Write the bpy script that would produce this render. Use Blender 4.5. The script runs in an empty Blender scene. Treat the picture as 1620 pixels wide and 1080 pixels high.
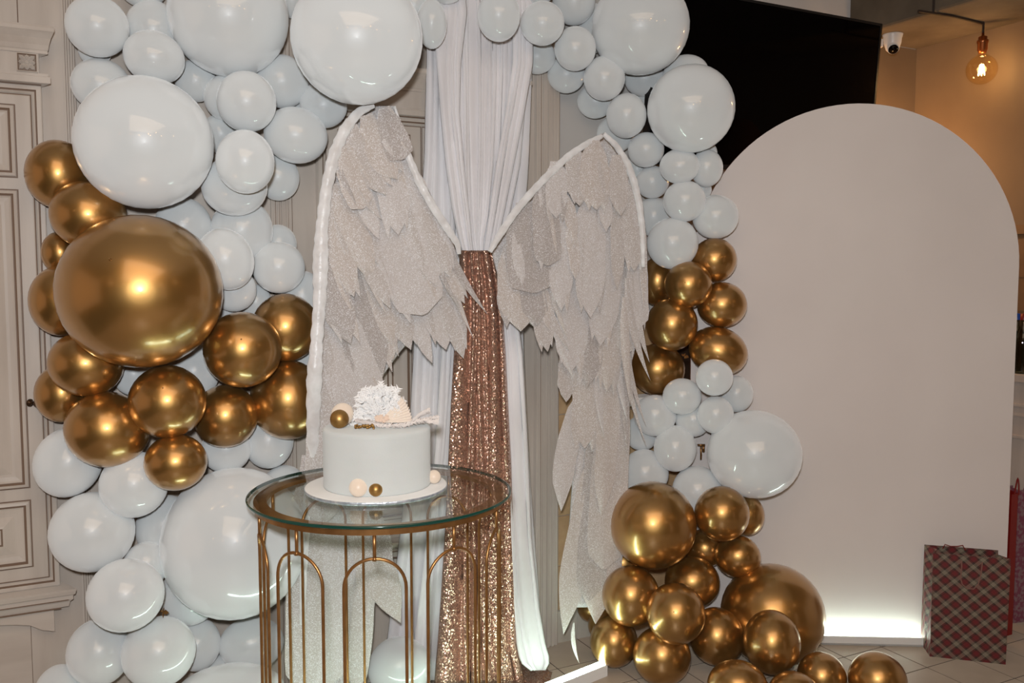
import bpy, math, random
from mathutils import Vector, Matrix
random.seed(7)
R = math.radians
SC = bpy.context.scene
COL = SC.collection

# ------------------------------------------------------------------ camera, world, lights, exposure
FPX, PITCH, CAMZ = 1400.0, R(4.2), 1.5
cam_d = bpy.data.cameras.new('camera'); cam_d.sensor_width = 36.0; cam_d.lens = 36.0 * FPX / 1620.0
cam_d.clip_start = 0.05
cam = bpy.data.objects.new('camera', cam_d); COL.objects.link(cam)
cam.location = (0, 0, CAMZ); cam.rotation_euler = (R(90) - PITCH, 0, 0)
SC.camera = cam

world = bpy.data.worlds.new('world'); SC.world = world; world.use_nodes = True
bg = world.node_tree.nodes['Background']; bg.inputs[0].default_value = (0.95, 0.62, 0.40, 1); bg.inputs[1].default_value = 0.34

SC.view_settings.view_transform = 'Standard'; SC.view_settings.look = 'None'
SC.view_settings.gamma = 1.0; SC.view_settings.use_curve_mapping = False
SC.view_settings.exposure = 0.16
SC.cycles.use_denoising = True
SC.cycles.max_bounces = 8; SC.cycles.transparent_max_bounces = 32
SC.cycles.sample_clamp_indirect = 4.0

def light(name, kind, loc, power, color, size=0.1, rot=None, shape='DISK', sy=None):
    l = bpy.data.lights.new(name, kind); l.energy = power; l.color = color
    if kind == 'AREA':
        l.shape = shape; l.size = size
        if sy: l.size_y = sy
    elif kind in ('POINT', 'SPOT'):
        l.shadow_soft_size = size
    o = bpy.data.objects.new(name, l); COL.objects.link(o); o.location = loc
    if rot: o.rotation_euler = rot
    return o
light('camera_flash', 'AREA', (-0.03, -0.06, 1.66), 46, (0.93, 0.965, 1.0), 0.10, (R(86), 0, 0))
light('ambient_fill_light', 'AREA', (0.2, 0.0, 2.9), 30, (1.0, 0.72, 0.48), 2.6, (R(12), 0, 0), 'SQUARE')  # added overhead area light for warm ambient fill, not a fixture of the room
light('hidden_wall_lamp', 'POINT', (1.73, 4.19, 1.99), 12, (1.0, 0.52, 0.20), 0.06)

# ------------------------------------------------------------------ geometry of the place
A = R(27.0); CA, SA = math.cos(A), math.sin(A)
D = 3.46
U = Vector((CA, SA, 0)); N = Vector((SA, -CA, 0)); ORG = Vector((0, D, 0)); CAMP = Vector((0, 0, CAMZ))
ZUP = Vector((0, 0, 1))
def W(u, off, z): return ORG + U * u + N * off + ZUP * z
def ray(px, py):
    x = (px - 810) / FPX; y = -(py - 540) / FPX
    c, s = math.cos(PITCH), math.sin(PITCH)
    return Vector((x, c + y * s, -s + y * c))
def on(px, py, off):                       # point of the plane parallel to the main wall
    d = ray(px, py); t = ((ORG + N * off) - CAMP).dot(N) / d.dot(N)
    return CAMP + d * t
def uz(px, py, off=0.0):
    p = on(px, py, off) - ORG
    return p.dot(U), p.z
def u_of(px, py=437, off=0.0): return uz(px, py, off)[0]
def z_of(px, py, off=0.0): return uz(px, py, off)[1]
def onz(px, py, z):
    d = ray(px, py); return CAMP + d * ((z - CAMZ) / d.z)
def at(px, py, Y):
    d = ray(px, py); return CAMP + d * (Y / d.y)

# ------------------------------------------------------------------ mesh helpers
ORIG = {}
class MB:
    def __init__(s): s.v = []; s.f = []; s.m = []
    def add(s, vs, fs, mi=0):
        b = len(s.v); s.v += [Vector(v) for v in vs]; s.f += [tuple(i + b for i in f) for f in fs]; s.m += [mi] * len(fs)
    def box(s, o, ax, ay, az, mi=0):        # o corner, three edge vectors
        o = Vector(o)
        p = [o, o + ax, o + ax + ay, o + ay]; p += [q + az for q in p]
        s.add(p, [(0, 3, 2, 1), (4, 5, 6, 7), (0, 1, 5, 4), (1, 2, 6, 5), (2, 3, 7, 6), (3, 0, 4, 7)], mi)
    def wbox(s, u0, u1, o0, o1, z0, z1, mi=0): s.box(W(u0, o0, z0), U * (u1 - u0), N * (o1 - o0), ZUP * (z1 - z0), mi)
    def tube(s, pts, r, n=8, mi=0, cap=True, closed=False):
        pts = [Vector(p) for p in pts]; k = len(pts); rs = r if isinstance(r, (list, tuple)) else [r] * k
        vs = []; fs = []; prev = None
        for i, p in enumerate(pts):
            if closed: t = pts[(i + 1) % k] - pts[i - 1]
            else: t = pts[min(i + 1, k - 1)] - pts[max(i - 1, 0)]
            t.normalize()
            if prev is None:
                a = t.orthogonal().normalized()
            else:
                a = prev - t * prev.dot(t)
                a = a.normalized() if a.length > 1e-6 else t.orthogonal().normalized()
            prev = a; b = t.cross(a)
            for j in range(n):
                th = 2 * math.pi * j / n; vs.append(p + (a * math.cos(th) + b * math.sin(th)) * rs[i])
        for i in range(k if closed else k - 1):
            i2 = (i + 1) % k
            for j in range(n):
                j2 = (j + 1) % n; fs.append((i * n + j, i * n + j2, i2 * n + j2, i2 * n + j))
        if cap and not closed:
            fs.append(tuple(range(n - 1, -1, -1))); fs.append(tuple((k - 1) * n + j for j in range(n)))
        s.add(vs, fs, mi)
    def lathe(s, c, prof, n=48, mi=0, axis=None, closed=False):  # prof (r, h) about axis through c
        c = Vector(c); az = Vector(axis).normalized() if axis else ZUP.copy()
        ax = az.orthogonal().normalized() if axis else Vector((1, 0, 0)); ay = az.cross(ax)
        vs = []; fs = []; k = len(prof)
        for r, h in prof:
            for j in range(n):
                th = 2 * math.pi * j / n; vs.append(c + az * h + (ax * math.cos(th) + ay * math.sin(th)) * r)
        for i in range(k if closed else k - 1):
            i2 = (i + 1) % k
            for j in range(n):
                j2 = (j + 1) % n; fs.append((i * n + j, i * n + j2, i2 * n + j2, i2 * n + j))
        s.add(vs, fs, mi)
    def ball(s, c, r, n=20, mi=0, sq=1.0):
        s.lathe(c, [(max(1e-5, r * math.sin(math.pi * i / (n // 2))), -r * sq * math.cos(math.pi * i / (n // 2))) for i in range(n // 2 + 1)], n, mi)
    def grid(s, rows, mi=0):
        k = len(rows[0]); vs = [p for r_ in rows for p in r_]
        fs = [(i * k + j, i * k + j + 1, (i + 1) * k + j + 1, (i + 1) * k + j) for i in range(len(rows) - 1) for j in range(k - 1)]
        s.add(vs, fs, mi)
    def rect(s, u0, u1, z0, z1, prof, cap=True):   # nested rectangular moulding on the main wall; prof = (inset, off, mat)
        k0 = len(s.v)
        rings = []
        for ins, off, *_ in prof:
            rings.append([W(u0 + ins, off, z0 + ins), W(u1 - ins, off, z0 + ins), W(u1 - ins, off, z1 - ins), W(u0 + ins, off, z1 - ins)])
        for i in range(len(rings) - 1):
            mi = prof[i + 1][2] if len(prof[i + 1]) > 2 else 0
            s.add(rings[i] + rings[i + 1], [(j, (j + 1) % 4, 4 + (j + 1) % 4, 4 + j) for j in range(4)], mi)
        if cap: s.add(rings[-1], [(0, 1, 2, 3)], 0)
    def build(s, name, mats, parent=None, smooth=False, org=None, loc=None):
        if org is None:
            if parent is not None and parent.name in ORIG: org = ORIG[parent.name]
            elif parent is None:
                xs = [v.x for v in s.v]; ys = [v.y for v in s.v]; zs = [v.z for v in s.v]
                org = Vector(((min(xs) + max(xs)) / 2, (min(ys) + max(ys)) / 2, min(zs)))
            else: org = Vector((0, 0, 0))
        me = bpy.data.meshes.new(name); me.from_pydata([tuple(v - org) for v in s.v], [], s.f)
        mats = mats if isinstance(mats, (list, tuple)) else [mats]
        for m in mats: me.materials.append(m)
        me.polygons.foreach_set('material_index', s.m)
        if smooth: me.polygons.foreach_set('use_smooth', [True] * len(s.f))
        me.update()
        o = bpy.data.objects.new(name, me); COL.objects.link(o)
        if parent is not None: o.parent = parent
        else: o.location = org
        ORIG[o.name] = org
        return o

def tag(o, label=None, cat=None, group=None, kind=None):
    if label: o['label'] = label
    if cat: o['category'] = cat
    if group: o['group'] = group
    if kind: o['kind'] = kind
    return o
def thing(name, loc, label, cat, group=None):
    o = bpy.data.objects.new(name, None); COL.objects.link(o); o.location = loc; o.empty_display_size = 0.05
    ORIG[o.name] = Vector(loc)
    return tag(o, label, cat, group)
def bevel(o, w, seg=2):
    m = o.modifiers.new('bevel', 'BEVEL'); m.width = w; m.segments = seg; m.limit_method = 'ANGLE'
    return o

# ------------------------------------------------------------------ materials
def mat(name, col, rough=0.5, metal=0.0, **kw):
    m = bpy.data.materials.new(name); m.use_nodes = True
    b = m.node_tree.nodes['Principled BSDF']
    b.inputs['Base Color'].default_value = (*col, 1); b.inputs['Roughness'].default_value = rough; b.inputs['Metallic'].default_value = metal
    b.inputs['Diffuse Roughness'].default_value = 0.7
    for k, v in kw.items(): b.inputs[k.replace('_', ' ')].default_value = v
    return m
def nodes(m): return m.node_tree.nodes, m.node_tree.links, m.node_tree.nodes['Principled BSDF']
def noise_color(m, c0, c1, scale, stretch=(1, 1, 1), detail=5, lo=0.35, hi=0.7, bump=0.0, bscale=None, bdist=0.002):
    n, l, b = nodes(m)
    tc = n.new('ShaderNodeTexCoord'); mp = n.new('ShaderNodeMapping'); mp.inputs['Scale'].default_value = stretch
    nz = n.new('ShaderNodeTexNoise'); nz.inputs['Scale'].default_value = scale; nz.inputs['Detail'].default_value = detail
    cr = n.new('ShaderNodeValToRGB'); cr.color_ramp.elements[0].position = lo; cr.color_ramp.elements[1].position = hi
    cr.color_ramp.elements[0].color = (*c0, 1); cr.color_ramp.elements[1].color = (*c1, 1)
    l.new(tc.outputs['Object'], mp.inputs[0]); l.new(mp.outputs[0], nz.inputs['Vector']); l.new(nz.outputs['Fac'], cr.inputs[0]); l.new(cr.outputs[0], b.inputs['Base Color'])
    if bump:
        nb = n.new('ShaderNodeTexNoise'); nb.inputs['Scale'].default_value = bscale or scale; nb.inputs['Detail'].default_value = 4
        l.new(mp.outputs[0], nb.inputs['Vector'])
        bp = n.new('ShaderNodeBump'); bp.inputs['Strength'].default_value = bump; bp.inputs['Distance'].default_value = bdist
        l.new(nb.outputs['Fac'], bp.inputs['Height']); l.new(bp.outputs[0], b.inputs['Normal'])
    return m
def flake_normals(m, scale, amount, colA=None, colB=None):
    n, l, b = nodes(m)
    tc = n.new('ShaderNodeTexCoord'); vo = n.new('ShaderNodeTexVoronoi'); vo.inputs['Scale'].default_value = scale
    l.new(tc.outputs['Object'], vo.inputs['Vector'])
    sub = n.new('ShaderNodeVectorMath'); sub.operation = 'SUBTRACT'; sub.inputs[1].default_value = (0.5, 0.5, 0.5); l.new(vo.outputs['Color'], sub.inputs[0])
    sc = n.new('ShaderNodeVectorMath'); sc.operation = 'SCALE'; sc.inputs['Scale'].default_value = amount; l.new(sub.outputs[0], sc.inputs[0])
    g = n.new('ShaderNodeNewGeometry'); ad = n.new('ShaderNodeVectorMath'); ad.operation = 'ADD'
    l.new(g.outputs['Normal'], ad.inputs[0]); l.new(sc.outputs[0], ad.inputs[1])
    no = n.new('ShaderNodeVectorMath'); no.operation = 'NORMALIZE'; l.new(ad.outputs[0], no.inputs[0]); l.new(no.outputs[0], b.inputs['Normal'])
    if colA:
        sp = n.new('ShaderNodeSeparateColor'); l.new(vo.outputs['Color'], sp.inputs[0])
        cr = n.new('ShaderNodeValToRGB'); cr.color_ramp.elements[0].color = (*colA, 1); cr.color_ramp.elements[1].color = (*colB, 1)
        l.new(sp.outputs[1], cr.inputs[0]); l.new(cr.outputs[0], b.inputs['Base Color'])
    return m

M = {}
M['latex'] = mat('white_latex', (0.68, 0.70, 0.70), 0.34, Specular_IOR_Level=0.5, Coat_Weight=1.0, Coat_Roughness=0.055, Coat_IOR=1.6, Diffuse_Roughness=1.0, Sheen_Weight=0.25, Sheen_Roughness=0.4)
M['gold'] = mat('gold_chrome_latex', (0.54, 0.295, 0.085), 0.31, 0.92, Coat_Weight=1.0, Coat_Roughness=0.16, Coat_IOR=1.7)
M['gold_tip'] = mat('gold_tip', (0.22, 0.11, 0.03), 0.45, 0.6)
M['knot_white'] = mat('knot_white', (0.7, 0.68, 0.62), 0.45)
M['brass'] = noise_color(mat('bronze_paint', (0.4, 0.2, 0.07), 0.36, 0.85), (0.33, 0.16, 0.055), (0.46, 0.235, 0.085), 30)
M['cream'] = noise_color(mat('antique_cream', (0.6, 0.52, 0.44), 0.5), (0.49, 0.42, 0.36), (0.585, 0.515, 0.45), 14, (1, 1, 0.12), 6, 0.3, 0.62, 0.25, 60)
M['creamh'] = noise_color(mat('antique_cream_rail', (0.6, 0.52, 0.44), 0.5), (0.49, 0.42, 0.36), (0.585, 0.515, 0.45), 14, (0.12, 0.12, 1), 6, 0.3, 0.62, 0.25, 60)
M['glaze'] = mat('brown_glaze', (0.19, 0.12, 0.08), 0.6)
M['recess'] = mat('glazed_recess', (0.27, 0.20, 0.15), 0.6)
M['plaster'] = noise_color(mat('grey_plaster', (0.5, 0.47, 0.44), 0.75), (0.50, 0.475, 0.45), (0.55, 0.525, 0.50), 3, bump=0.08, bscale=40)
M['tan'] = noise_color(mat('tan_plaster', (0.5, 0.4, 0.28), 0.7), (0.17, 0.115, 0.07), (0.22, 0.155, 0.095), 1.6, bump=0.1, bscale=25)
M['concrete'] = noise_color(mat('concrete', (0.2, 0.18, 0.15), 0.85), (0.085, 0.064, 0.042), (0.15, 0.115, 0.078), 4, (1, 1, 1), 8, bump=0.4, bscale=18, bdist=0.01)
M['stone'] = noise_color(mat('sandstone', (0.5, 0.33, 0.17), 0.85), (0.40, 0.25, 0.125), (0.58, 0.39, 0.215), 9, (1, 1, 1), 8, bump=0.7, bscale=45, bdist=0.004)
M['mortar'] = mat('mortar', (0.45, 0.36, 0.27), 0.9)
M['plinth'] = noise_color(mat('plinth_tile', (0.5, 0.45, 0.38), 0.5), (0.46, 0.41, 0.34), (0.56, 0.51, 0.44), 12)
M['tile'] = noise_color(mat('floor_tile', (0.4, 0.34, 0.27), 0.38), (0.37, 0.30, 0.23), (0.46, 0.38, 0.30), 5, bump=0.05, bscale=60)
M['grout'] = mat('dark_grout', (0.07, 0.055, 0.045), 0.9)
M['black'] = mat('tv_screen', (0.0015, 0.001, 0.001), 0.07, Specular_IOR_Level=0.12)
M['blackplastic'] = mat('black_plastic', (0.012, 0.011, 0.011), 0.4)
M['board'] = noise_color(mat('painted_board', (0.6, 0.57, 0.55), 0.5), (0.74, 0.68, 0.645), (0.78, 0.72, 0.685), 2.0)
M['boardedge'] = mat('board_edge', (0.22, 0.09, 0.05), 0.7)
M['whiteplastic'] = mat('white_plastic', (0.75, 0.73, 0.70), 0.35)
M['copper'] = mat('copper', (0.45, 0.17, 0.07), 0.28, 0.95)
M['satin'] = noise_color(mat('white_satin', (0.78, 0.76, 0.75), 0.35, Sheen_Weight=0.3), (0.66, 0.635, 0.62), (0.80, 0.79, 0.785), 26, bump=0.6, bscale=45, bdist=0.006)
M['velvet'] = noise_color(mat('white_velvet', (0.8, 0.8, 0.82), 0.42, Sheen_Weight=0.4, Sheen_Roughness=0.3), (0.70, 0.67, 0.67), (0.84, 0.82, 0.83), 9, (1, 1, 0.25), 5, 0.3, 0.7, 0.25, 140)
def fabric(name, c0, c1, alpha, fl):
    m = mat(name, c0, 0.55, 0.0, Sheen_Weight=0.3)
    n, l, b = nodes(m)
    tc = n.new('ShaderNodeTexCoord')
    vo = n.new('ShaderNodeTexVoronoi'); vo.inputs['Scale'].default_value = 640; l.new(tc.outputs['Object'], vo.inputs['Vector'])
    sp = n.new('ShaderNodeSeparateColor'); l.new(vo.outputs['Color'], sp.inputs[0])
    nz = n.new('ShaderNodeTexNoise'); nz.inputs['Scale'].default_value = 16
    mp = n.new('ShaderNodeMapping'); mp.inputs['Scale'].default_value = (1, 1, 0.14); l.new(tc.outputs['Object'], mp.inputs[0]); l.new(mp.outputs[0], nz.inputs['Vector'])
    mul = n.new('ShaderNodeMath'); mul.operation = 'MULTIPLY_ADD'; mul.inputs[1].default_value = 0.32; l.new(nz.outputs['Fac'], mul.inputs[0]); l.new(sp.outputs[0], mul.inputs[2])
    cr = n.new('ShaderNodeValToRGB'); e = cr.color_ramp.elements
    e[0].position = 0.1; e[0].color = (*c0, 1); e[1].position = fl; e[1].color = (*c1, 1)
    x = e.new(min(1.0, fl + 0.03)); x.color = (0.86, 0.85, 0.86, 1)
    l.new(mul.outputs[0], cr.inputs[0]); l.new(cr.outputs[0], b.inputs['Base Color'])
    tr = n.new('ShaderNodeBsdfTransparent'); mx = n.new('ShaderNodeMixShader'); mx.inputs[0].default_value = alpha
    l.new(tr.outputs[0], mx.inputs[1]); l.new(b.outputs[0], mx.inputs[2]); l.new(mx.outputs[0], n['Material Output'].inputs[0])
    return m
M['feather'] = fabric('glitter_organza', (0.52, 0.465, 0.43), (0.60, 0.545, 0.51), 0.90, 1.0)
M['feather2'] = fabric('pale_glitter_organza', (0.58, 0.53, 0.50), (0.67, 0.62, 0.595), 0.88, 0.98)
M['feather3'] = fabric('dark_glitter_organza', (0.445, 0.395, 0.365), (0.53, 0.475, 0.445), 0.84, 0.98)  # darker cloth tone, one of the feather fabric variants
M['feather4'] = fabric('beige_glitter_organza', (0.54, 0.475, 0.43), (0.61, 0.545, 0.50), 0.92, 1.1)
FEA = ['feather', 'feather2', 'feather3', 'feather4', 'feather', 'feather2', 'feather4']
M['organza'] = fabric('silver_organza', (0.47, 0.42, 0.39), (0.62, 0.58, 0.56), 0.90, 0.90)
M['sequin'] = flake_normals(mat('rose_gold_sequins', (0.5, 0.25, 0.17), 0.26, 0.75), 230, 0.95, (0.36, 0.20, 0.145), (0.74, 0.49, 0.38))
M['cake'] = noise_color(mat('buttercream', (0.8, 0.78, 0.73), 0.6, Subsurface_Weight=0.05), (0.575, 0.59, 0.57), (0.62, 0.635, 0.615), 6, bump=0.35, bscale=220, bdist=0.001)
M['drum'] = noise_color(mat('cake_drum', (0.85, 0.82, 0.76), 0.5), (0.68, 0.66, 0.62), (0.74, 0.72, 0.69), 10)
M['silverfoil'] = noise_color(mat('silver_foil', (0.6, 0.65, 0.7), 0.3, 0.7), (0.45, 0.52, 0.6), (0.85, 0.88, 0.92), 60, bump=1.0, bscale=200)
M['beige'] = mat('beige_fondant', (0.78, 0.66, 0.54), 0.4)
M['goldball'] = noise_color(mat('gold_fondant', (0.45, 0.26, 0.08), 0.42, 0.8), (0.36, 0.2, 0.06), (0.5, 0.3, 0.1), 50)
M['petal'] = mat('bleached_petal', (0.84, 0.82, 0.80), 0.7)
M['palm'] = mat('dried_palm', (0.82, 0.72, 0.62), 0.6)
M['plume'] = mat('bleached_plume', (0.80, 0.73, 0.68), 0.7)
M['edgeglass'] = mat('green_glass_edge', (0.005, 0.045, 0.033), 0.12, Specular_IOR_Level=0.6)
M['red'] = mat('red_paper', (0.20, 0.008, 0.006), 0.45)
M['purple'] = mat('purple_paper', (0.10, 0.03, 0.16), 0.5)
M['pinktissue'] = noise_color(mat('pink_print', (0.5, 0.1, 0.2), 0.5), (0.20, 0.05, 0.08), (0.25, 0.15, 0.16), 60, lo=0.45, hi=0.55)
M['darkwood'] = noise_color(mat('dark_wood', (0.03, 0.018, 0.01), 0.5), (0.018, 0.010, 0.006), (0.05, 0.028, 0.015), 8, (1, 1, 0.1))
M['brownpanel'] = noise_color(mat('brown_panel', (0.2, 0.11, 0.05), 0.6), (0.15, 0.085, 0.04), (0.22, 0.125, 0.06), 6)
M['cord'] = mat('dark_cord', (0.03, 0.018, 0.012), 0.7)
M['bluecap'] = mat('blue_cap', (0.02, 0.08, 0.35), 0.3)
def emit(name, col, s):
    m = bpy.data.materials.new(name); m.use_nodes = True; n = m.node_tree.nodes; n.clear()
    e = n.new('ShaderNodeEmission'); e.inputs[0].default_value = (*col, 1); e.inputs[1].default_value = s
    o = n.new('ShaderNodeOutputMaterial'); m.node_tree.links.new(e.outputs[0], o.inputs[0]); return m
M['led'] = emit('led_strip_light', (0.72, 1.0, 0.84), 26.0)
M['led2'] = emit('led_panel_light', (0.80, 1.0, 0.90), 20.0)
M['filament'] = emit('bulb_filament', (1.0, 0.66, 0.30), 90.0)
M['lampglow'] = emit('warm_lamp_glow', (1.0, 0.55, 0.22), 14.0)
def glassmat(name, tint, f0, rough=0.0, power=5.0, top=0.96):
    m = bpy.data.materials.new(name); m.use_nodes = True; n = m.node_tree.nodes; l = m.node_tree.links; n.clear()
    t = n.new('ShaderNodeBsdfTransparent'); t.inputs[0].default_value = (*tint, 1)
    g = n.new('ShaderNodeBsdfGlossy'); g.inputs['Roughness'].default_value = rough
    f = n.new('ShaderNodeLayerWeight'); f.inputs[0].default_value = 0.5
    p = n.new('ShaderNodeMath'); p.operation = 'POWER'; p.inputs[1].default_value = power
    a = n.new('ShaderNodeMath'); a.operation = 'MULTIPLY_ADD'; a.use_clamp = True; a.inputs[1].default_value = top; a.inputs[2].default_value = f0
    x = n.new('ShaderNodeMixShader'); o = n.new('ShaderNodeOutputMaterial')
    l.new(f.outputs['Facing'], p.inputs[0]); l.new(p.outputs[0], a.inputs[0]); l.new(a.outputs[0], x.inputs[0]); l.new(t.outputs[0], x.inputs[1]); l.new(g.outputs[0], x.inputs[2]); l.new(x.outputs[0], o.inputs[0])
    return m
M['glass'] = glassmat('table_glass', (0.93, 0.965, 0.95), 0.05)
M['glassu'] = glassmat('table_glass_underside', (0.97, 0.985, 0.98), 0.02, 0.0, 5.0, 0.1)
M['bulbglass'] = glassmat('amber_bulb_glass', (1.0, 0.92, 0.76), 0.04, 0.02, 3.0, 0.5)
M['bottleglass'] = glassmat('bottle_glass', (0.5, 0.6, 0.62), 0.08, 0.02, 3.0, 0.6)
def plaid():
    m = mat('tartan_paper', (0.3, 0.1, 0.1), 0.5); n, l, b = nodes(m)
    tc = n.new('ShaderNodeTexCoord'); sp = n.new('ShaderNodeSeparateXYZ'); l.new(tc.outputs['Object'], sp.inputs[0])
    h = n.new('ShaderNodeMath'); h.operation = 'ADD'; l.new(sp.outputs[0], h.inputs[0]); l.new(sp.outputs[1], h.inputs[1])
    res = []
    for sg in (1, -1):
        k = n.new('ShaderNodeMath'); k.operation = 'MULTIPLY_ADD'; l.new(sp.outputs[2], k.inputs[0]); k.inputs[1].default_value = sg * 0.76; l.new(h.outputs[0], k.inputs[2])
        d = n.new('ShaderNodeMath'); d.operation = 'MULTIPLY'; d.inputs[1].default_value = 1 / 0.047; l.new(k.outputs[0], d.inputs[0])
        fr = n.new('ShaderNodeMath'); fr.operation = 'FRACT'; l.new(d.outputs[0], fr.inputs[0])
        cr = n.new('ShaderNodeValToRGB'); cr.color_ramp.interpolation = 'CONSTANT'; l.new(fr.outputs[0], cr.inputs[0])
        e = cr.color_ramp.elements; tan_ = (0.36, 0.31, 0.22, 1); red = (0.19, 0.012, 0.016, 1); dk = (0.02, 0.015, 0.012, 1); gr = (0.07, 0.042, 0.03, 1)
        e[0].position = 0; e[0].color = dk; e[1].position = 0.07; e[1].color = red
        for p, c in ((0.14, gr), (0.17, red), (0.36, gr), (0.39, red), (0.44, dk), (0.51, gr), (0.60, tan_), (0.66, gr), (0.70, tan_), (0.76, gr), (0.80, tan_), (0.86, gr), (0.95, gr)):
            x = e.new(p); x.color = c
        res.append(cr)
    mx = n.new('ShaderNodeMix'); mx.data_type = 'RGBA'; mx.inputs[0].default_value = 0.5
    l.new(res[0].outputs[0], mx.inputs[6]); l.new(res[1].outputs[0], mx.inputs[7]); l.new(mx.outputs[2], b.inputs['Base Color'])
    return m
M['plaid'] = plaid()

# ------------------------------------------------------------------ setting: floor, walls, ceiling, beam
UC = u_of(1437)                                  # room corner along the main wall
f = MB(); f.box((-4.5, -3.5, -0.1), Vector((10, 0, 0)), Vector((0, 10, 0)), ZUP * 0.0985)
floor = tag(f.build('floor', M['grout']), kind='structure', label='beige tiled floor with dark joints')
TS = 0.212
tm = MB(); g = 0.0027
tm.add([(g, g, -.004), (TS - g, g, -.004), (TS - g, TS - g, -.004), (g, TS - g, -.004), (g, g, 0), (TS - g, g, 0), (TS - g, TS - g, 0), (g, TS - g, 0)],
       [(4, 5, 6, 7), (0, 1, 5, 4), (1, 2, 6, 5), (2, 3, 7, 6), (3, 0, 4, 7)])
tile0 = tm.build('floor_tile', M['tile'], floor, org=Vector((0, 0, 0)))
U0 = u_of(909, 1004)
first = True; rest = MB()
for i in range(-14, 12):
    for j in range(0, 22):
        p = W(U0 + i * TS, (j + 1) * TS + 0.015, 0)
        rel = p + U * TS / 2 + N * -TS / 2 - CAMP
        c, s_ = math.cos(PITCH), math.sin(PITCH)
        dep = rel.y * c - rel.z * s_
        vis = False
        if dep > 0.3:
            px = 810 + FPX * rel.x / dep; py = 540 - FPX * (rel.y * s_ + rel.z * c) / dep
            vis = 420 < px < 1720 and 900 < py < 1150
        if vis:
            o = tile0 if first else tile0.copy()
            if not first: COL.objects.link(o)
            first = False
            o.parent = floor; o.location = p - ORIG['floor']; o.rotation_euler = (0, 0, A)
        elif i >= -14:
            q = [p + U * g + N * -g, p + U * (TS - g) + N * -g, p + U * (TS - g) - N * (TS - g), p + U * g - N * (TS - g)]
            rest.add(q, [(0, 1, 2, 3)])
tag(rest.build('floor_tiles', M['tile'], floor), kind='stuff')

w = MB(); w.wbox(-3.6, UC, -0.12, 0, -0.05, 3.1)
wall = tag(w.build('wall_back', M['plaster']), kind='structure', label='grey plaster wall behind the decorations')
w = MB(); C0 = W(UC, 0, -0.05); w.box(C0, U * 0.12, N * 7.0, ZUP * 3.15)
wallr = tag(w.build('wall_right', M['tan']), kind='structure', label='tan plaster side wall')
w = MB(); w.box((-4.5, -3.3, -0.05), Vector((10, 0, 0)), Vector((0, -0.1, 0)), ZUP * 3.15)
tag(w.build('wall_front', M['tan']), kind='structure')
w = MB(); w.box((-4.5, -3.4, 3.1), Vector((10, 0, 0)), Vector((0, 9.9, 0)), ZUP * 0.1)
tag(w.build('ceiling', M['plaster']), kind='structure')
# concrete beam along the side wall
ub0 = u_of(1343, 30); zb = z_of(1437, 77)
w = MB(); w.wbox(ub0, UC - 0.002, 0.001, 6.8, zb, 3.099)
beam = tag(w.build('trim_1', M['concrete']), kind='structure', label='concrete ceiling beam above the hanging bulb')
bevel(beam, 0.012)

# cream panelling to the left part of the main wall
up = u_of(877)
w = MB(); w.wbox(-3.6, up, 0.0, 0.012, 0, 3.09)
panel = tag(w.build('trim_2', M['cream']), kind='structure', label='cream wooden wall panelling')
def vmould(uc, wd, o0, name='pilaster', lines=((0.12, .012), (0.3, .02), (0.5, .03), (0.72, .02), (0.9, .012))):
    m = MB()
    m.wbox(uc - wd / 2, uc + wd / 2, o0, o0 + 0.022, 0.002, 3.08)
    for t, hgt in lines:
        m.wbox(uc - wd / 2 + wd * t - wd * .045, uc - wd / 2 + wd * t + wd * .045, o0 + .022, o0 + .022 + hgt * .45, 0.002, 3.08)
        m.wbox(uc - wd / 2 + wd * t + wd * .045, uc - wd / 2 + wd * t + wd * .085, o0 + .022, o0 + .0232, 0.002, 3.08, 1)
    return m.build(name, [M['cream'], M['glaze']], panel)
vmould((u_of(843) + u_of(877)) / 2, u_of(877) - u_of(841), 0.012)
vmould((u_of(428) + u_of(461)) / 2, u_of(461) - u_of(428), 0.012)
vmould((u_of(112) + u_of(130)) / 2, u_of(130) - u_of(111), 0.012)
m = MB()
for q in (28,):
    m.wbox(u_of(q, 20) - .0015, u_of(q, 20) + .0015, .012, .0135, z_of(28, 42), 3.0)
m.wbox(u_of(49, 1000) - .0015, u_of(49, 1000) + .0015, .012, .0135, 0, z_of(49, 985))
m.build('panel_joint', M['glaze'], panel)

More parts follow.
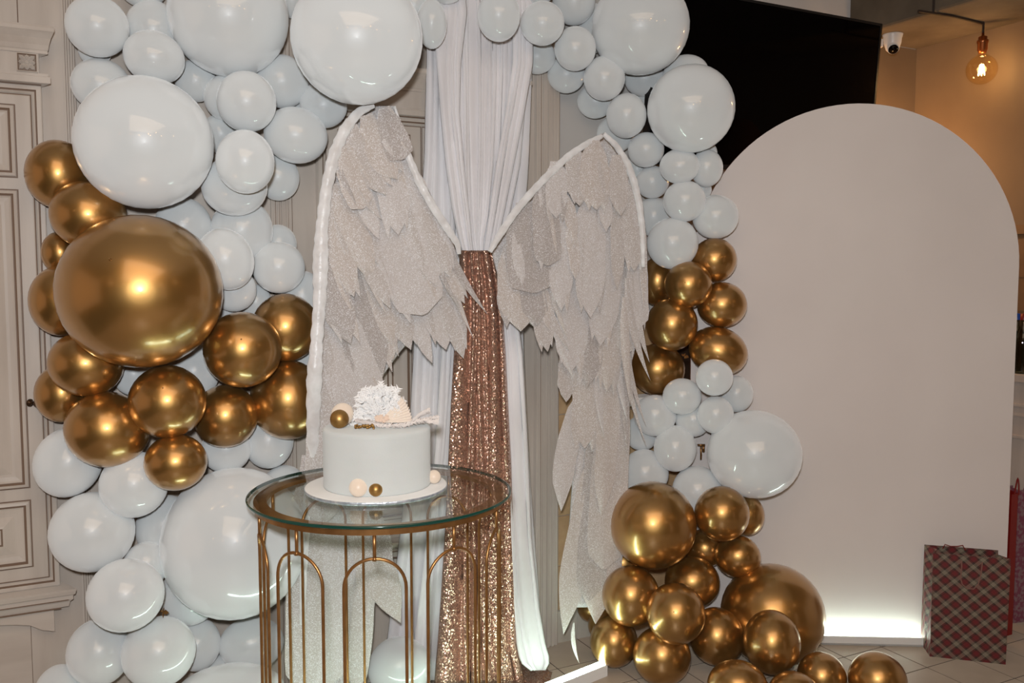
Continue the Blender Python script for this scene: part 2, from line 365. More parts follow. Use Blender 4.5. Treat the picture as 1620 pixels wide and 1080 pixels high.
def door_unit(k, ur, leaves, zs, apron=True, knob_at=None):
    """ur: (left, right) outer frame; leaves: list of (u0,u1); zs: top of frame, bottom of frame, rails"""
    uL, uR = ur; zt, zbm = zs['top'], zs['bot']
    P = [M['cream'], M['glaze']]
    m = MB(); m.rect(uL, uR, zbm, zt, [(0, .012), (0, .052), (.003, .055), (.014, .055), (.016, .050, 1), (.019, .050, 1), (.024, .044), (.028, .034)], cap=True)
    d = m.build('door_%d' % k, P); tag(d, kind='structure', label='cream panelled door with antiqued brown mouldings')
    for (a, b) in leaves:
        l = MB(); l.rect(a, b, zbm + .028, zt - .028, [(0, .034), (0, .046), (.003, .047, 1), (.006, .048)], cap=True)
        lf = l.build('door_leaf', P, d)
        for (z0, z1) in zs['panels']:
            q = MB()
            q.rect(a + .042, b - .042, z0, z1, [(0, .048), (.000, .0495, 1), (.004, .0495, 1), (.006, .058), (.014, .060), (.018, .054, 1), (.021, .054, 1), (.026, .050), (.045, .047), (.072, .062),
                                               (.078, .064), (.080, .0625, 1), (.083, .0625, 1), (.086, .065), (.096, .066), (.099, .064, 1), (.102, .064, 1), (.105, .064)], cap=True)
            q.build('door_panel', P, lf)
    # cornice: shelf, frieze with a rosette block, crown
    c = MB(); prof = [(.012, 0), (.085, 0), (.085, .018), (.07, .022), (.07, .030), (.012, .030)]
    def ext(mb, prof, ua, ub, z, grow=0.0, mi=0, ret=True):
        n = len(prof); vs = []
        for (uu, sgn) in ((ua, -1), (ub, 1)):
            for (o_, h) in prof: vs.append(W(uu + sgn * (grow * max(0, o_ - .012)), o_, z + h))
        mb.add(vs, [(i, (i + 1) % n, n + (i + 1) % n, n + i) for i in range(n)] + [tuple(range(n - 1, -1, -1)), tuple(range(n, 2 * n))], mi)
    ext(c, prof, uL, uR, zs['shelf'] - .03 + .0, 0.35)
    c.wbox(uL, uR, .05, .0505 + .012, zt - .001, zs['shelf'] - .03, 1)
    c.build('shelf_moulding', P, d)
    c = MB(); c.wbox(uL + .008, uR - .004, .012, .058, zs['shelf'], zs['crown0'])
    c.build('frieze', P, d)
    zc = (zs['shelf'] + zs['crown0']) / 2; hs = (zs['crown0'] - zs['shelf']) / 2 * .93; ucb = uR - .007 - hs
    ro = thing_part = MB()
    ro.rect(ucb - hs, ucb + hs, zc - hs, zc + hs, [(0, .058), (0, .066), (.003, .068), (.005, .064, 1), (.0065, .064, 1), (.0066, .0645)], cap=True)
    rb = ro.build('rosette_block', P, d)
    rc = MB(); rc.add([W(ucb - hs + .007, .0648, zc - hs + .007), W(ucb + hs - .007, .0648, zc - hs + .007), W(ucb + hs - .007, .0648, zc + hs - .007), W(ucb - hs + .007, .0648, zc + hs - .007)], [(0, 1, 2, 3)]); rc.build('recessed_ground', M['recess'], rb)
    pt = MB(); n8 = 8
    for i in range(n8):
        th = i * math.pi / 4; L = hs * (.82 if i % 2 == 0 else 1.02); wd = hs * .27
        cu, cz = math.cos(th), math.sin(th)
        pts = [(0.12, 0), (0.45, 1), (0.8, .75), (1.0, 0), (0.8, -.75), (0.45, -1)]
        vs = [W(ucb + cu * L * a_ - cz * wd * b_, .068, zc + cz * L * a_ + cu * wd * b_) for a_, b_ in pts] + [W(ucb + cu * L * .6, .090, zc + cz * L * .6)]
        pt.add(vs, [(j, (j + 1) % 6, 6) for j in range(6)])
        vs = [W(ucb + cu * L * a_ * 1.03 - cz * wd * 1.15 * b_, .0655, zc + cz * L * a_ * 1.03 + cu * wd * 1.15 * b_) for a_, b_ in pts]
        pt.add(vs, [(0, 1, 2, 3, 4, 5)], 1)
    pt.lathe(W(ucb, .066, zc), [(hs * .2, 0), (hs * .17, .006), (0.0005, .010)], 12, 0, axis=N)
    pt.build('rosette', P, rb)
    cp = [(.012, 0), (.064, 0), (.064, .012), (.068, .016), (.074, .035), (.088, .060), (.105, .078), (.112, .084), (.112, .098), (.108, .108), (.012, .116)]
    hh = zs['crown1'] - zs['crown0']; cp = [(a_, b_ * hh / .116) for a_, b_ in cp]
    c = MB(); ext(c, cp, uL + .0, uR - .0, zs['crown0'], 0.40)
    ext(c, [(.0645, .010), (.0665, .010), (.0665, .0145), (.0645, .0145)], uL, uR, zs['crown0'], 0.40, 1)
    c.build('crown_moulding', P, d)
    # sill under the leaves
    sp_ = [(.012, 0), (.055, 0), (.060, .010), (.064, .022), (.078, .034), (.082, .036), (.082, .052), (.094, .060), (.10, .074), (.10, .082), (.012, .086)]
    hs2 = zbm - zs['sill']; sp_ = [(a_, b_ * hs2 / .086) for a_, b_ in sp_]
    c = MB(); ext(c, sp_, uL, uR, zs['sill'], 0.5)
    c.wbox(uL - .01, uR + .022, .05, .0835, zs['sill'] + hs2 * .40, zs['sill'] + hs2 * .44, 1)
    c.wbox(uL - .0, uR + .0, .05, .0615, zs['sill'] - .003, zs['sill'], 1)
    c.build('sill_moulding', [M['creamh'], M['glaze']], d)
    if apron:
        ah = .075; a_ = MB(); n = 24; top = []; bot = []
        uw = uR - .02 - uL - .02
        for i in range(n + 1):
            t = i / n; s = math.sin(math.pi * min(1, max(0, (t - .04) / .92)))
            top.append(t); bot.append(zs['sill'] - ah + (.06 * (s ** .35) if 0.04 < t < 0.96 else 0))
        for o_ in (.05,):
            rows = [[W(uL + .02 + uw * t, o_, zs['sill']) for t in top], [W(uL + .02 + uw * t, o_, b_) for t, b_ in zip(top, bot)], [W(uL + .02 + uw * t, .012, b_) for t, b_ in zip(top, bot)]]
            a_.grid(rows)
        a_.add([W(uR - .02, .012, zs['sill']), W(uR - .02, .05, zs['sill']), W(uR - .02, .05, zs['sill'] - ah), W(uR - .02, .012, zs['sill'] - ah)], [(0, 1, 2, 3)])
        a_.build('apron', [M['creamh']], d)
        # base boards below
        b_ = MB(); b_.wbox(uL + .03, u_of(49, 1000) if k == 1 else uR - .05, .012, .018, .004, zs['sill'] - .012); b_.build('base_board', [M['creamh']], d)
    return d
o56 = 0.05
zl = lambda y, px=50: z_of(px, y, o56)
zs = dict(top=zl(136, 66), bot=zl(927, 80), shelf=zl(118, 60), crown0=zl(86, 60), crown1=zl(44, 60), sill=zl(962, 80),
          panels=[(zl(282, 40), zl(166, 40)), (zl(772, 45), zl(300, 45)), (zl(897, 48), zl(790, 48))])
uRl = u_of(79, 500, o56)
d1 = door_unit(1, (uRl - .84, uRl), [(uRl - .81, uRl - .028)], zs)
kb = MB(); kp = on(47, 637, .05)
kb.lathe(kp, [(.012, 0), (.012, .004), (.005, .006), (.005, .020), (.010, .024), (.013, .032), (.012, .044), (.008, .050), (.0005, .053)], 16, axis=N + U * .9)
kb.lathe(kp + (N + U * .9).normalized() * .053, [(.0045, 0), (.005, .004), (.0005, .009)], 10, axis=N + U * .9)
kb.build('door_knob', mat('aged_brass', (0.10, 0.06, 0.035), 0.3, 0.9), d1, smooth=True)
zm = dict(zs); zm['panels'] = [(zs['panels'][0]), (zs['panels'][1]), (zs['panels'][2])]
a0, a1 = u_of(500), u_of(806); am = (a0 + a1) / 2
d2 = door_unit(2, (a0, a1), [(a0 + .028, am - .001), (am + .001, a1 - .028)], zm, apron=False)

w = MB(); w.wbox(u_of(1343, 30), UC - .001, 0, .006, 0, zb - .001); tag(w.build('trim_5', M['tan']), kind='structure', label='wall patch beside the television, tinted tan for the warm lamp glow')  # tan colour laid over the grey wall to deepen the orange lamp glow
# stone cladding right of the panelling
ust, uen = up + .004, u_of(1180)
cz = [z_of(880, y) for y in (963, 893, 815, 737, 655, 576, 505)]
m = MB(); m.wbox(ust, uen, 0, .010, .0, cz[-1]); clad = tag(m.build('trim_3', M['mortar']), kind='structure', label='sandstone block cladding behind the right wing')
random.seed(3)
for r_ in range(6):
    uu = ust + .002 - (0.14 if r_ % 2 else 0)
    while uu < uen:
        wd = .30 + random.uniform(-.03, .03); u0_, u1_ = max(uu, ust), min(uu + wd, uen)
        if u1_ - u0_ > .04:
            b = MB(); nx, nz_ = 5, 4; rows = []
            for iz in range(nz_ + 1):
                row = []
                for ix in range(nx + 1):
                    e_ = ix in (0, nx) or iz in (0, nz_)
                    row.append(W(u0_ + .003 + (u1_ - u0_ - .006) * ix / nx, (.018 if e_ else .024) + random.uniform(-.002, .002), cz[r_] + .003 + (cz[r_ + 1] - cz[r_] - .006) * iz / nz_))
                rows.append(row)
            b.grid(rows)
            k0 = len(b.v); per = [rows[0][i] for i in range(nx + 1)] + [rows[i][nx] for i in range(1, nz_ + 1)] + [rows[nz_][i] for i in range(nx - 1, -1, -1)] + [rows[i][0] for i in range(nz_ - 1, 0, -1)]
            n_ = len(per); b.add(per + [p - N * (((p - ORG).dot(N)) - .009) for p in per], [(i, (i + 1) % n_, n_ + (i + 1) % n_, n_ + i) for i in range(n_)])
            b.build('stone_block', M['stone'], clad)
        uu += wd
uu = u_of(909, 985)
k = 0
for (x0, x1) in ((ust, uu - .001), (uu + .001, uu + .30), (uu + .302, uu + .60), (uu + .602, uen)):
    b = MB(); b.wbox(x0 + .001, x1 - .001, .0, .022, .0, cz[0] - .004)
    b.build('baseboard_tile', M['plinth'], clad)
# dark recess behind the right garland
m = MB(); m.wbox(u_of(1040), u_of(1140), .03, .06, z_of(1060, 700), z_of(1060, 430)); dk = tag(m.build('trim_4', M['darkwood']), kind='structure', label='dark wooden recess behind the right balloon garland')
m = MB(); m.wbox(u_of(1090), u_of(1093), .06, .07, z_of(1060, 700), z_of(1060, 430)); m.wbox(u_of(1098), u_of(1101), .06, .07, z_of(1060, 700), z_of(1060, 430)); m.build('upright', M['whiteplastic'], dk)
m = MB(); m.wbox(u_of(960), u_of(1040), .03, .12, z_of(1005, 634), z_of(1005, 622)); tag(m.build('wall_shelf', M['whiteplastic']), 'pale shelf edge glimpsed behind the feather tips of the right wing', 'shelf')

# ------------------------------------------------------------------ television
def tv():
    off = .16; uR_ = u_of(1376, 100, off); uL_ = uR_ - 1.24
    zt, z0 = z_of(1376, 42, off), z_of(1150, 268, off)
    rt = thing('television', W((uL_ + uR_) / 2, off, z0), 'large black wall-mounted television tilted forward behind the right balloon garland', 'television')
    H = zt - z0; tl = R(4)
    def T(u, o_, z): return W(u, off + o_ * math.cos(tl) + (z - 0) * math.sin(tl), z0 + z * math.cos(tl) - o_ * math.sin(tl))
    def bx(mb, u0, u1, o0, o1, za, zb_):
        p = [T(u0, o0, za), T(u1, o0, za), T(u1, o1, za), T(u0, o1, za), T(u0, o0, zb_), T(u1, o0, zb_), T(u1, o1, zb_), T(u0, o1, zb_)]
        mb.add(p, [(0, 3, 2, 1), (4, 5, 6, 7), (0, 1, 5, 4), (1, 2, 6, 5), (2, 3, 7, 6), (3, 0, 4, 7)])
    m = MB(); bx(m, uL_, uR_, -.02, .012, 0, H); m.build('housing', M['blackplastic'], rt)
    m = MB(); bx(m, uL_ + .01, uR_ - .01, .012, .0135, .018, H - .01); m.build('screen', M['black'], rt)
    m = MB()
    for a_, b_, c_, d_ in ((uL_, uR_, 0, .018), (uL_, uR_, H - .01, H), (uL_, uL_ + .01, 0, H), (uR_ - .01, uR_, 0, H)): bx(m, a_, b_, .012, .017, c_, d_)
    m.build('bezel', M['blackplastic'], rt)
    m = MB(); m.wbox((uL_ + uR_) / 2 - .15, (uL_ + uR_) / 2 + .15, .0, .17, z0 + .2, z0 + .5); m.build('wall_bracket', M['blackplastic'], rt)
tv()

# ------------------------------------------------------------------ white arch board with led strip
YA = onz(1390, 1015, 0).y
def arch_board():
    base = onz(1356, 1012, 0.0); cxx = at(1352, 500, YA).x; base.x = cxx
    yaw = R(-3)
    X = Vector((math.cos(yaw), math.sin(yaw), 0)); Yv = Vector((-math.sin(yaw), math.cos(yaw), 0)); B = base.copy(); B.z = 0
    halfw = 0.5 * (at(1606, 500, YA).x - at(1098, 500, YA).x)
    top = at(1370, 167, YA).z
    rt = thing('arch_board', B, 'tall white arch-topped backdrop board standing right of the balloon garland', 'backdrop board')
    pts = [(-halfw, 0.0), (halfw, 0.0)]
    zs_ = top - halfw * 1.0
    for i in range(49):
        th = math.pi * i / 48; pts.append((halfw * math.cos(th), zs_ + halfw * math.sin(th)))
    n = len(pts); fr = [B + X * a_ + ZUP * (b_ + .012) for a_, b_ in pts]; bk = [p + Yv * .018 for p in fr]
    m = MB(); m.add(fr, [tuple(range(n))]); m.build('front_panel', M['board'], rt)
    m = MB(); m.add(fr + bk, [(i, n + i, n + (i + 1) % n, (i + 1) % n) for i in range(n)] + [tuple(range(2 * n - 1, n - 1, -1))]); m.build('board_edge', M['boardedge'], rt)
    m = MB(); m.box(B + X * (halfw * .7) + Yv * .018, X * .03, Yv * .35, ZUP * .03); m.box(B + X * (-halfw * .7) + Yv * .018, X * .03, Yv * .35, ZUP * .03); m.build('foot_rail', M['boardedge'], rt)
    # led light along the foot
    l0 = B - Yv * .055; x0 = -halfw * .35; x1 = (on(1466, 1010, 0).x, 0)
    x1 = (at(1463, 1015, B.y).x - cxx)
    lt = thing('led_light_bar', B + X * ((x0 + x1) / 2) - Yv * .05, 'glowing white LED strip on the floor along the foot of the arch board', 'led strip')
    m = MB(); m.box(l0 + X * x0 + ZUP * .001, X * (x1 - x0), Yv * .006, ZUP * .036); m.box(l0 + X * x0 + ZUP * .001, X * (x1 - x0), Yv * .05, ZUP * .008)
    m.build('channel', M['whiteplastic'], lt)
    m = MB(); m.box(l0 + X * x0 + Yv * .012 + ZUP * .014, X * (x1 - x0), Yv * .03, ZUP * .008); m.build('diffuser', M['led2'], lt)
    # gold fitting
    g0 = at(1109, 705, B.y - .04)
    s = 0.0023
    m = MB(); m.tube([g0 + Vector((-6 * s, 0, 1.5 * s)), g0 + Vector((7 * s, 0, 1.5 * s))], [.004, .004], 8); m.tube([g0 + Vector((0, 0, 1 * s)), g0 + Vector((0.3 * s, 0, -24 * s))], [.004, .0035], 8)
    m.tube([g0 + Vector((5 * s, 0.005, 1 * s)), g0 + Vector((5 * s, .005, -11 * s))], [.005, .005], 8)
    tag(m.build('gold_hook', M['brass'], smooth=True), 'small T-shaped gold hook glimpsed between white balloons before the arch board', 'hook')
    return B, X, Yv, halfw
B_, X_, Y_, HW = arch_board()

# ------------------------------------------------------------------ hanging bulb, security camera
def bulb():
    Yb = 4.0; c = at(1553, 110, Yb); top = zb; s = Yb / 1400 * .98
    rt = thing('pendant_bulb', (c.x, c.y, top), 'glowing amber globe bulb hanging on a twisted cord from the concrete beam', 'light bulb')
    m = MB(); r = 23 * s
    prof = [(0.0005, -r)] + [(r * math.sin(math.pi * i / 20), -r * math.cos(math.pi * i / 20)) for i in range(1, 18)] + [(.017, r * 1.05), (.016, r * 1.25)]
    m.lathe(c, prof, 32); m.build('glass_globe', M['bulbglass'], rt, smooth=True)
    m = MB()
    for i in range(6):
        th = i * math.pi / 3; a_ = c + Vector((math.cos(th) * .006, math.sin(th) * .006, .022)); b2 = c + Vector((math.cos(th) * .014, math.sin(th) * .014, -.024))
        m.tube([a_, b2], .0018, 6)
    m.build('filament', M['filament'], rt)
    m = MB(); m.lathe(c, [(.0005, r * 1.1), (.016, r * 1.1), (.0175, r * 1.25), (.021, r * 1.3), (.021, r * 1.75), (.024, r * 1.8), (.024, r * 1.95), (.018, r * 2.0), (.018, r * 2.2), (.006, r * 2.28), (.006, r * 2.45), (.0005, r * 2.46)], 24)
    m.build('socket', M['copper'], rt, smooth=True)
    m = MB(); z0 = c.z + r * 2.4
    for ph in (0, math.pi):
        pts = [Vector((c.x + .003 * math.cos(ph + i * .9), c.y + .003 * math.sin(ph + i * .9), z0 + (top - .002 - z0) * i / 30)) for i in range(31)]
        m.tube(pts, .0028, 6)
    q1 = onz(1556, 33, top); e = onz(1453, 15, top); e2 = at(1453, -30, e.y)
    pts = [Vector((c.x, c.y, top - .006)), onz(1505, 23, top) - ZUP * .006, e - ZUP * .006, e2]
    m.tube(pts[:3], .0055, 6)
    ew = e - ORG; e3 = W(ub0 - .006, ew.dot(N), top - .006); m.tube([pts[2], e3, e3 + ZUP * .42], .0055, 6)
    m.build('cord', M['cord'], rt)
    l = light('bulb_light', 'POINT', tuple(c - rt.location), 0.9, (1.0, 0.58, 0.26), 0.02); l.parent = rt
bulb()
def cctv():
    Yc = at(1410, 60, 4.2); s = 4.2 / 1400
    rt = thing('security_camera', Yc, 'white dome security camera fixed under the concrete beam beside the television', 'security camera')
    c = at(1412, 72, 4.2)
    m = MB(); m.lathe(c + Vector((0, 0, .045)), [(.0005, .012), (.043, .012), (.045, .004), (.043, -.004), (.042, -.010)], 28); m.lathe(c + Vector((0, 0, .045)), [(.041, 0), (.038, -.034), (.029, -.064), (.015, -.078), (.0005, -.082)], 28)
    m.build('housing', M['whiteplastic'], rt, smooth=True)
    ax = Vector((-.28, -1, -.75)).normalized()
    m = MB(); m.lathe(c + ax * .018, [(.025, -.01), (.026, .020), (.024, .024)], 24, axis=ax); m.build('eyeball', M['whiteplastic'], rt, smooth=True)
    m = MB(); m.lathe(c + ax * .044, [(.022, 0), (.020, .004), (.0005, .007)], 24, axis=ax); m.build('lens', M['black'], rt, smooth=True)
    m = MB(); m.box(c + Vector((-.085, .0, .0)), Vector((.05, .02, 0)), Vector((0, .12, 0)), Vector((0, 0, .035))); m.build('cable_box', M['whiteplastic'], rt)
cctv()

# ------------------------------------------------------------------ right edge: sideboard, bottles, bags
def right_edge():
    def Rw(s_, off, z): return W(UC - off, s_, z)      # s_ = distance from corner along side wall, off = out of wall
    s0, s1 = 0.35, 2.6
    def zr(py):                                        # height where px 1610 meets the plane of the sideboard front
        d = ray(1608, py); P0 = W(UC - .12, 0, 0); t = (P0 - CAMP).dot(U) / d.dot(U); return (CAMP + d * t).z
    def bx(mb, a_, b_, o0, o1, z0, z1, mi=0): mb.box(Rw(a_, o0, z0), N * (b_ - a_), U * -(o1 - o0), ZUP * (z1 - z0), mi)
    rt = thing('sideboard', Rw(1.4, .1, 0), 'cream panelled sideboard with brown back panel at the right edge of the photo', 'sideboard')
    zc = zr(592)
    m = MB(); bx(m, s0, s1, .0, .012, zc, zr(365)); m.build('back_panel', M['brownpanel'], rt)
    m = MB()
    for y in (437, 492): bx(m, s0, s1, .012, .016, zr(y) - .004, zr(y) + .004)
    bx(m, s0, s1, .0, .035, zr(365) - .01, zr(365) + .03)
    m.build('rail', M['brownpanel'], rt)
    m = MB(); bx(m, s0, s1, .0, .14, zc - .03, zc); bx(m, s0, s1, .0, .125, zc - .07, zc - .05); m.build('worktop', M['cream'], rt)
    m = MB(); bx(m, s0, s1, .0, .12, .02, zc - .03); m.build('body', M['cream'], rt)
    for y in (640, 655, 690):
        m = MB(); bx(m, s0, s1, .12, .13, zr(y) - .006, zr(y) + .006); m.build('moulding', M['cream'], rt)
    for i, (px, lab) in enumerate(((1607, 'clear glass bottle with blue cap on the sideboard, by the arch board edge'), (1617, 'darker glass bottle on the sideboard at the very edge of the photo'))):
        d = ray(px, 560); P0 = W(UC - .07, 0, 0); t = (P0 - CAMP).dot(U) / d.dot(U); p = CAMP + d * t; p.z = zc
        b = thing('bottle', p, lab, 'bottle', 'bottles on the sideboard')
        m = MB(); m.lathe(p, [(.0005, .001), (.03, .001), (.032, .01), (.032, .15), (.026, .18), (.012, .21), (.011, .25)], 20); m.build('glass', M['bottleglass'], b, smooth=True)
        m = MB(); m.lathe(p, [(.013, .235), (.013, .262), (.0005, .264)], 16); m.build('cap', M['bluecap'] if i == 0 else M['red'], b, smooth=True)
    # gift bags on the floor
    def bag(name, px0, px1, ytop, Yd, wid, mt, label, lean=0.0, extra=None):
        p0 = at(px0, 985, Yd); p0.z = 0; h = at(px0, ytop, Yd).z
        b = thing(name, p0 + Vector((wid / 2, 0, 0)), label, 'gift bag')
        m = MB(); dp = .08
        bt = [p0, p0 + Vector((wid, .02, 0)), p0 + Vector((wid, .02 + dp, 0)), p0 + Vector((0, dp, 0))]
        tp = [q + Vector((lean, 0, h)) for q in bt]
        m.add(bt + tp, [(0, 3, 2, 1), (0, 1, 5, 4), (1, 2, 6, 5), (2, 3, 7, 6), (3, 0, 4, 7)]); m.build('bag_body', mt, b)
        m = MB(); q = (tp[0] + tp[1]) / 2
        m.tube([tp[0] + Vector((wid * .25, -.002, 0))] + [tp[0] + Vector((wid * (.25 + .5 * t), -.006, .07 * math.sin(math.pi * t))) for t in (.2, .35, .5, .65, .8)] + [tp[0] + Vector((wid * .75, -.002, 0))], .003, 6)
        m.build('handle', mt, b)
    bag('gift_bag', 1592, 0, 782, 3.60, .038, M['red'], 'red paper gift bag behind the tartan bag and arch board')
    bag('gift_bag', 1603, 0, 775, 3.74, .08, M['pinktissue'], 'pink and white printed gift bag at the right edge of the photo', .0)
    bag('gift_bag', 1592, 0, 738, 3.86, .09, M['purple'], 'dark purple gift bag behind the pink printed one')
right_edge()

def tartan_bag():
    bl = onz(1471, 1038, 0); br = onz(1591, 1051, 0); X = (br - bl); wd = X.length; X.normalize(); Yb = Vector((-X.y, X.x, 0)); dp = .13
    h = .415
    lean = Vector((.006, 0, 0)) + Yb * .0
    rt = thing('tartan_gift_bag', bl + X * wd / 2 + Yb * dp / 2, 'red and beige tartan paper gift bag standing at the foot of the arch board', 'gift bag')
    sk = -Yb * 0 - X * .014
    bt = [bl, br, br + Yb * dp + sk, bl + Yb * dp + sk]
    bulge = [(-.002, -.0), (.0, -.0)]
    tp = [bl + ZUP * h + Yb * .012 + X * .0, br + ZUP * h + Yb * .012 + X * .006, br + Yb * (dp - .01) + sk + ZUP * (h + .0), bl + Yb * (dp - .01) + sk + ZUP * (h + .0)]
    mid = lambda a_, b_, t: a_.lerp(b_, t)
    m = MB()
    # side gussets folded inward
    gl_b = (bt[0] + bt[3]) / 2; gl_t = (tp[0] + tp[3]) / 2 + X * .03
    gr_b = (bt[1] + bt[2]) / 2; gr_t = (tp[1] + tp[2]) / 2 - X * .03
    m.add([bt[0], bt[1], tp[1], tp[0]], [(0, 1, 2, 3)]); m.add([bt[3], bt[2], tp[2], tp[3]], [(3, 2, 1, 0)])
    m.add([bt[0], gl_b, bt[3], tp[0], gl_t, tp[3]], [(0, 3, 4, 1), (1, 4, 5, 2)])
    m.add([bt[1], gr_b, bt[2], tp[1], gr_t, tp[2]], [(0, 1, 4, 3), (1, 2, 5, 4)])
    m.add(bt, [(0, 3, 2, 1)])
    o = m.build('bag_body', M['plaid'], rt)
    md = o.modifiers.new('s', 'SOLIDIFY'); md.thickness = .0012
    for (base, nrm, nm) in ((tp[0], -Yb, 'handle'), (tp[3], Yb * -1, 'handle')):
        w_ = wd; m = MB(); dn = -1 if base is tp[0] else 1
        P = lambda a_, z: base + X * w_ * a_ - Yb * .004 + ZUP * z
        pts = [P(.38, -.02), P(.385, -.05), P(.375, -.09), P(.40, -.115), P(.47, -.13), P(.55, -.13), P(.61, -.11), P(.64, -.07), P(.65, -.03), P(.65, -.02)] if dn < 0 else [P(.25, -.01), P(.28, .008), P(.36, .002), P(.45, .004), P(.52, .01), P(.56, -.01)]
        m.tube(pts, .0022, 6); m.build(nm, M['red'] if dn > 0 else mat('string', (0.25, 0.12, 0.09), .7), rt, smooth=True)
tartan_bag()

# left LED bar on the floor
def led_bar():
    z = .045
    a_ = onz(960, 1050, z); b_ = onz(890, 1078, z); d = (b_ - a_); d.z = 0; d.normalize(); q = Vector((-d.y, d.x, 0)); q = q if q.y > 0 else -q
    L = 1.55
    rt = thing('led_light_bar', (a_ + d * L / 2).xy.to_3d(), 'long glowing white LED bar on the floor left of the gold balloon pile', 'led strip')
    m = MB(); st = a_.copy(); st.z = .0; m.box(st - q * .004, d * L, q * .038, ZUP * .044); m.build('housing', M['whiteplastic'], rt)
    m = MB(); st = a_.copy(); st.z = .0442; m.box(st, d * L, q * .030, ZUP * .003); m.build('diffuser', M['led'], rt)
led_bar()

# ------------------------------------------------------------------ drapes and wings
def interp(rows, y):
    if y <= rows[0][0]: return rows[0][1:]
    for a_, b_ in zip(rows, rows[1:]):
        if y <= b_[0]:
            t = (y - a_[0]) / (b_[0] - a_[0]); t2 = t
            return tuple(p + (q - p) * t2 for p, q in zip(a_[1:], b_[1:]))
    return rows[-1][1:]
def drape(rows, off, pleats, amp, ny=60, nx=None, seed=1, sharp=0.6, offs=None, hemw=0.0):
    rnd = random.Random(seed); nx = nx or pleats * 10
    ph = [0.0]
    for i in range(nx): ph.append(ph[-1] + 1)
    cuts = sorted(rnd.random() for _ in range(pleats - 1)); cuts = [(c * .5 + (i + 1) / pleats * .5) for i, c in enumerate(cuts)]; cuts = [0] + cuts + [1]
    am = [rnd.uniform(.55, 1.3) for _ in range(pleats)]; wob = [rnd.uniform(0, 6.28) for _ in range(pleats)]
    out = []; y0, y1 = rows[0][0], rows[-1][0]
    for i in range(ny + 1):
        y = y0 + (y1 - y0) * i / ny; xl, xr = interp(rows, y); row = []
        for j in range(nx + 1):
            s = j / nx; k = 0
            while k < pleats - 1 and s > cuts[k + 1]: k += 1
            t = (s - cuts[k]) / (cuts[k + 1] - cuts[k])
            wv = math.sin(math.pi * t) ** sharp
            a2 = amp * am[k] * (0.75 + .35 * math.sin(y * .008 + wob[k]))
            o_ = (offs(y, s) if offs else 0) + off + a2 * wv
            sx = s + .25 / pleats * math.sin(y * .011 + k * 1.7) * math.sin(math.pi * s)
            row.append(on(xl + (xr - xl) * sx, y, o_))
        out.append(row)
    return out
def add_drape(name, rows, off, pleats, amp, m_, parent, **kw):
    m = MB(); m.grid(drape(rows, off, pleats, amp, **kw)); o = m.build(name, m_, parent, smooth=True)
    sd = o.modifiers.new('s', 'SOLIDIFY'); sd.thickness = .003; return o

foot = on(770, 1060, .22); foot.z = 0
cur = thing('white_curtain', foot, 'pleated white velvet curtain hanging between the two wings, gathered at the middle', 'curtain')
add_drape('back_panel', [(-60, 668, 700), (80, 676, 720), (250, 672, 735), (400, 662, 745), (560, 655, 716), (760, 644, 712), (1000, 615, 700), (1060, 606, 695)], .10, 5, .035, M['velvet'], cur, seed=3)
add_drape('back_panel', [(-60, 820, 842), (80, 800, 842), (250, 780, 836), (400, 780, 826), (560, 780, 828), (760, 800, 838), (1000, 815, 856), (1060, 816, 868)], .10, 4, .035, M['velvet'], cur, seed=4)
add_drape('centre_panel', [(-60, 692, 840), (0, 700, 838), (120, 705, 834), (260, 712, 822), (340, 722, 805), (380, 734, 785), (402, 742, 778)], .15, 21, .018, M['velvet'], cur, seed=5, sharp=.5, nx=230)
add_drape('left_swag', [(-60, 672, 730), (20, 684, 738), (100, 692, 728), (180, 698, 726), (260, 706, 733), (330, 716, 741), (385, 728, 746), (404, 734, 748)], .19, 4, .022, M['velvet'], cur, seed=6)
add_drape('right_swag', [(-60, 800, 846), (20, 812, 842), (100, 812, 842), (180, 800, 828), (260, 786, 812), (330, 776, 798), (385, 768, 786), (404, 766, 780)], .19, 4, .022, M['velvet'], cur, seed=7)
add_drape('right_tail', [(395, 778, 794), (450, 782, 812), (560, 792, 826), (700, 798, 834), (850, 806, 840), (960, 812, 852), (1020, 818, 862), (1040, 822, 868), (1052, 828, 868), (1060, 840, 862)], .21, 4, .03, M['velvet'], cur, seed=8, offs=lambda y, s: .08 * max(0, (y - 900) / 160) ** 2)
add_drape('left_tail', [(540, 700, 722), (700, 690, 716), (850, 676, 708), (1000, 658, 700), (1075, 650, 695)], .17, 3, .02, M['velvet'], cur, seed=9)
seq = thing('sequin_curtain', foot + N * .05, 'rose gold sequin curtain falling from the gathered white curtain to the floor', 'curtain')
add_drape('hanging_panel', [(396, 730, 778), (405, 728, 781), (450, 727, 789), (500, 724, 795), (560, 719, 799), (640, 714, 803), (740, 709, 808), (850, 704, 811), (950, 698, 814), (1020, 693, 817), (1080, 688, 830)], .235, 7, .045, M['sequin'], seq, seed=11, ny=110, sharp=.8,
          offs=lambda y, s: .05 * max(0, (y - 900) / 180) ** 2)
m = MB(); rows = []
for i in range(9):
    row = []
    for j in range(25):
        px = 690 + (870 - 690) * j / 24; t = i / 8
        p = onz(px - (8 * (t - .5) if j == 24 else 0), 1044 + 30 * t + (18 * max(0, (j - 15) / 9)), 0.004)
        p.z = .012 + .04 * (1 - t) * abs(math.sin(j * .9 + t * 2)) * (1 if j < 18 else .6) if 0 < i < 8 and j < 24 else .004
        row.append(p)
    rows.append(row)
m.grid(rows); m.build('floor_puddle', M['sequin'], seq, smooth=True)
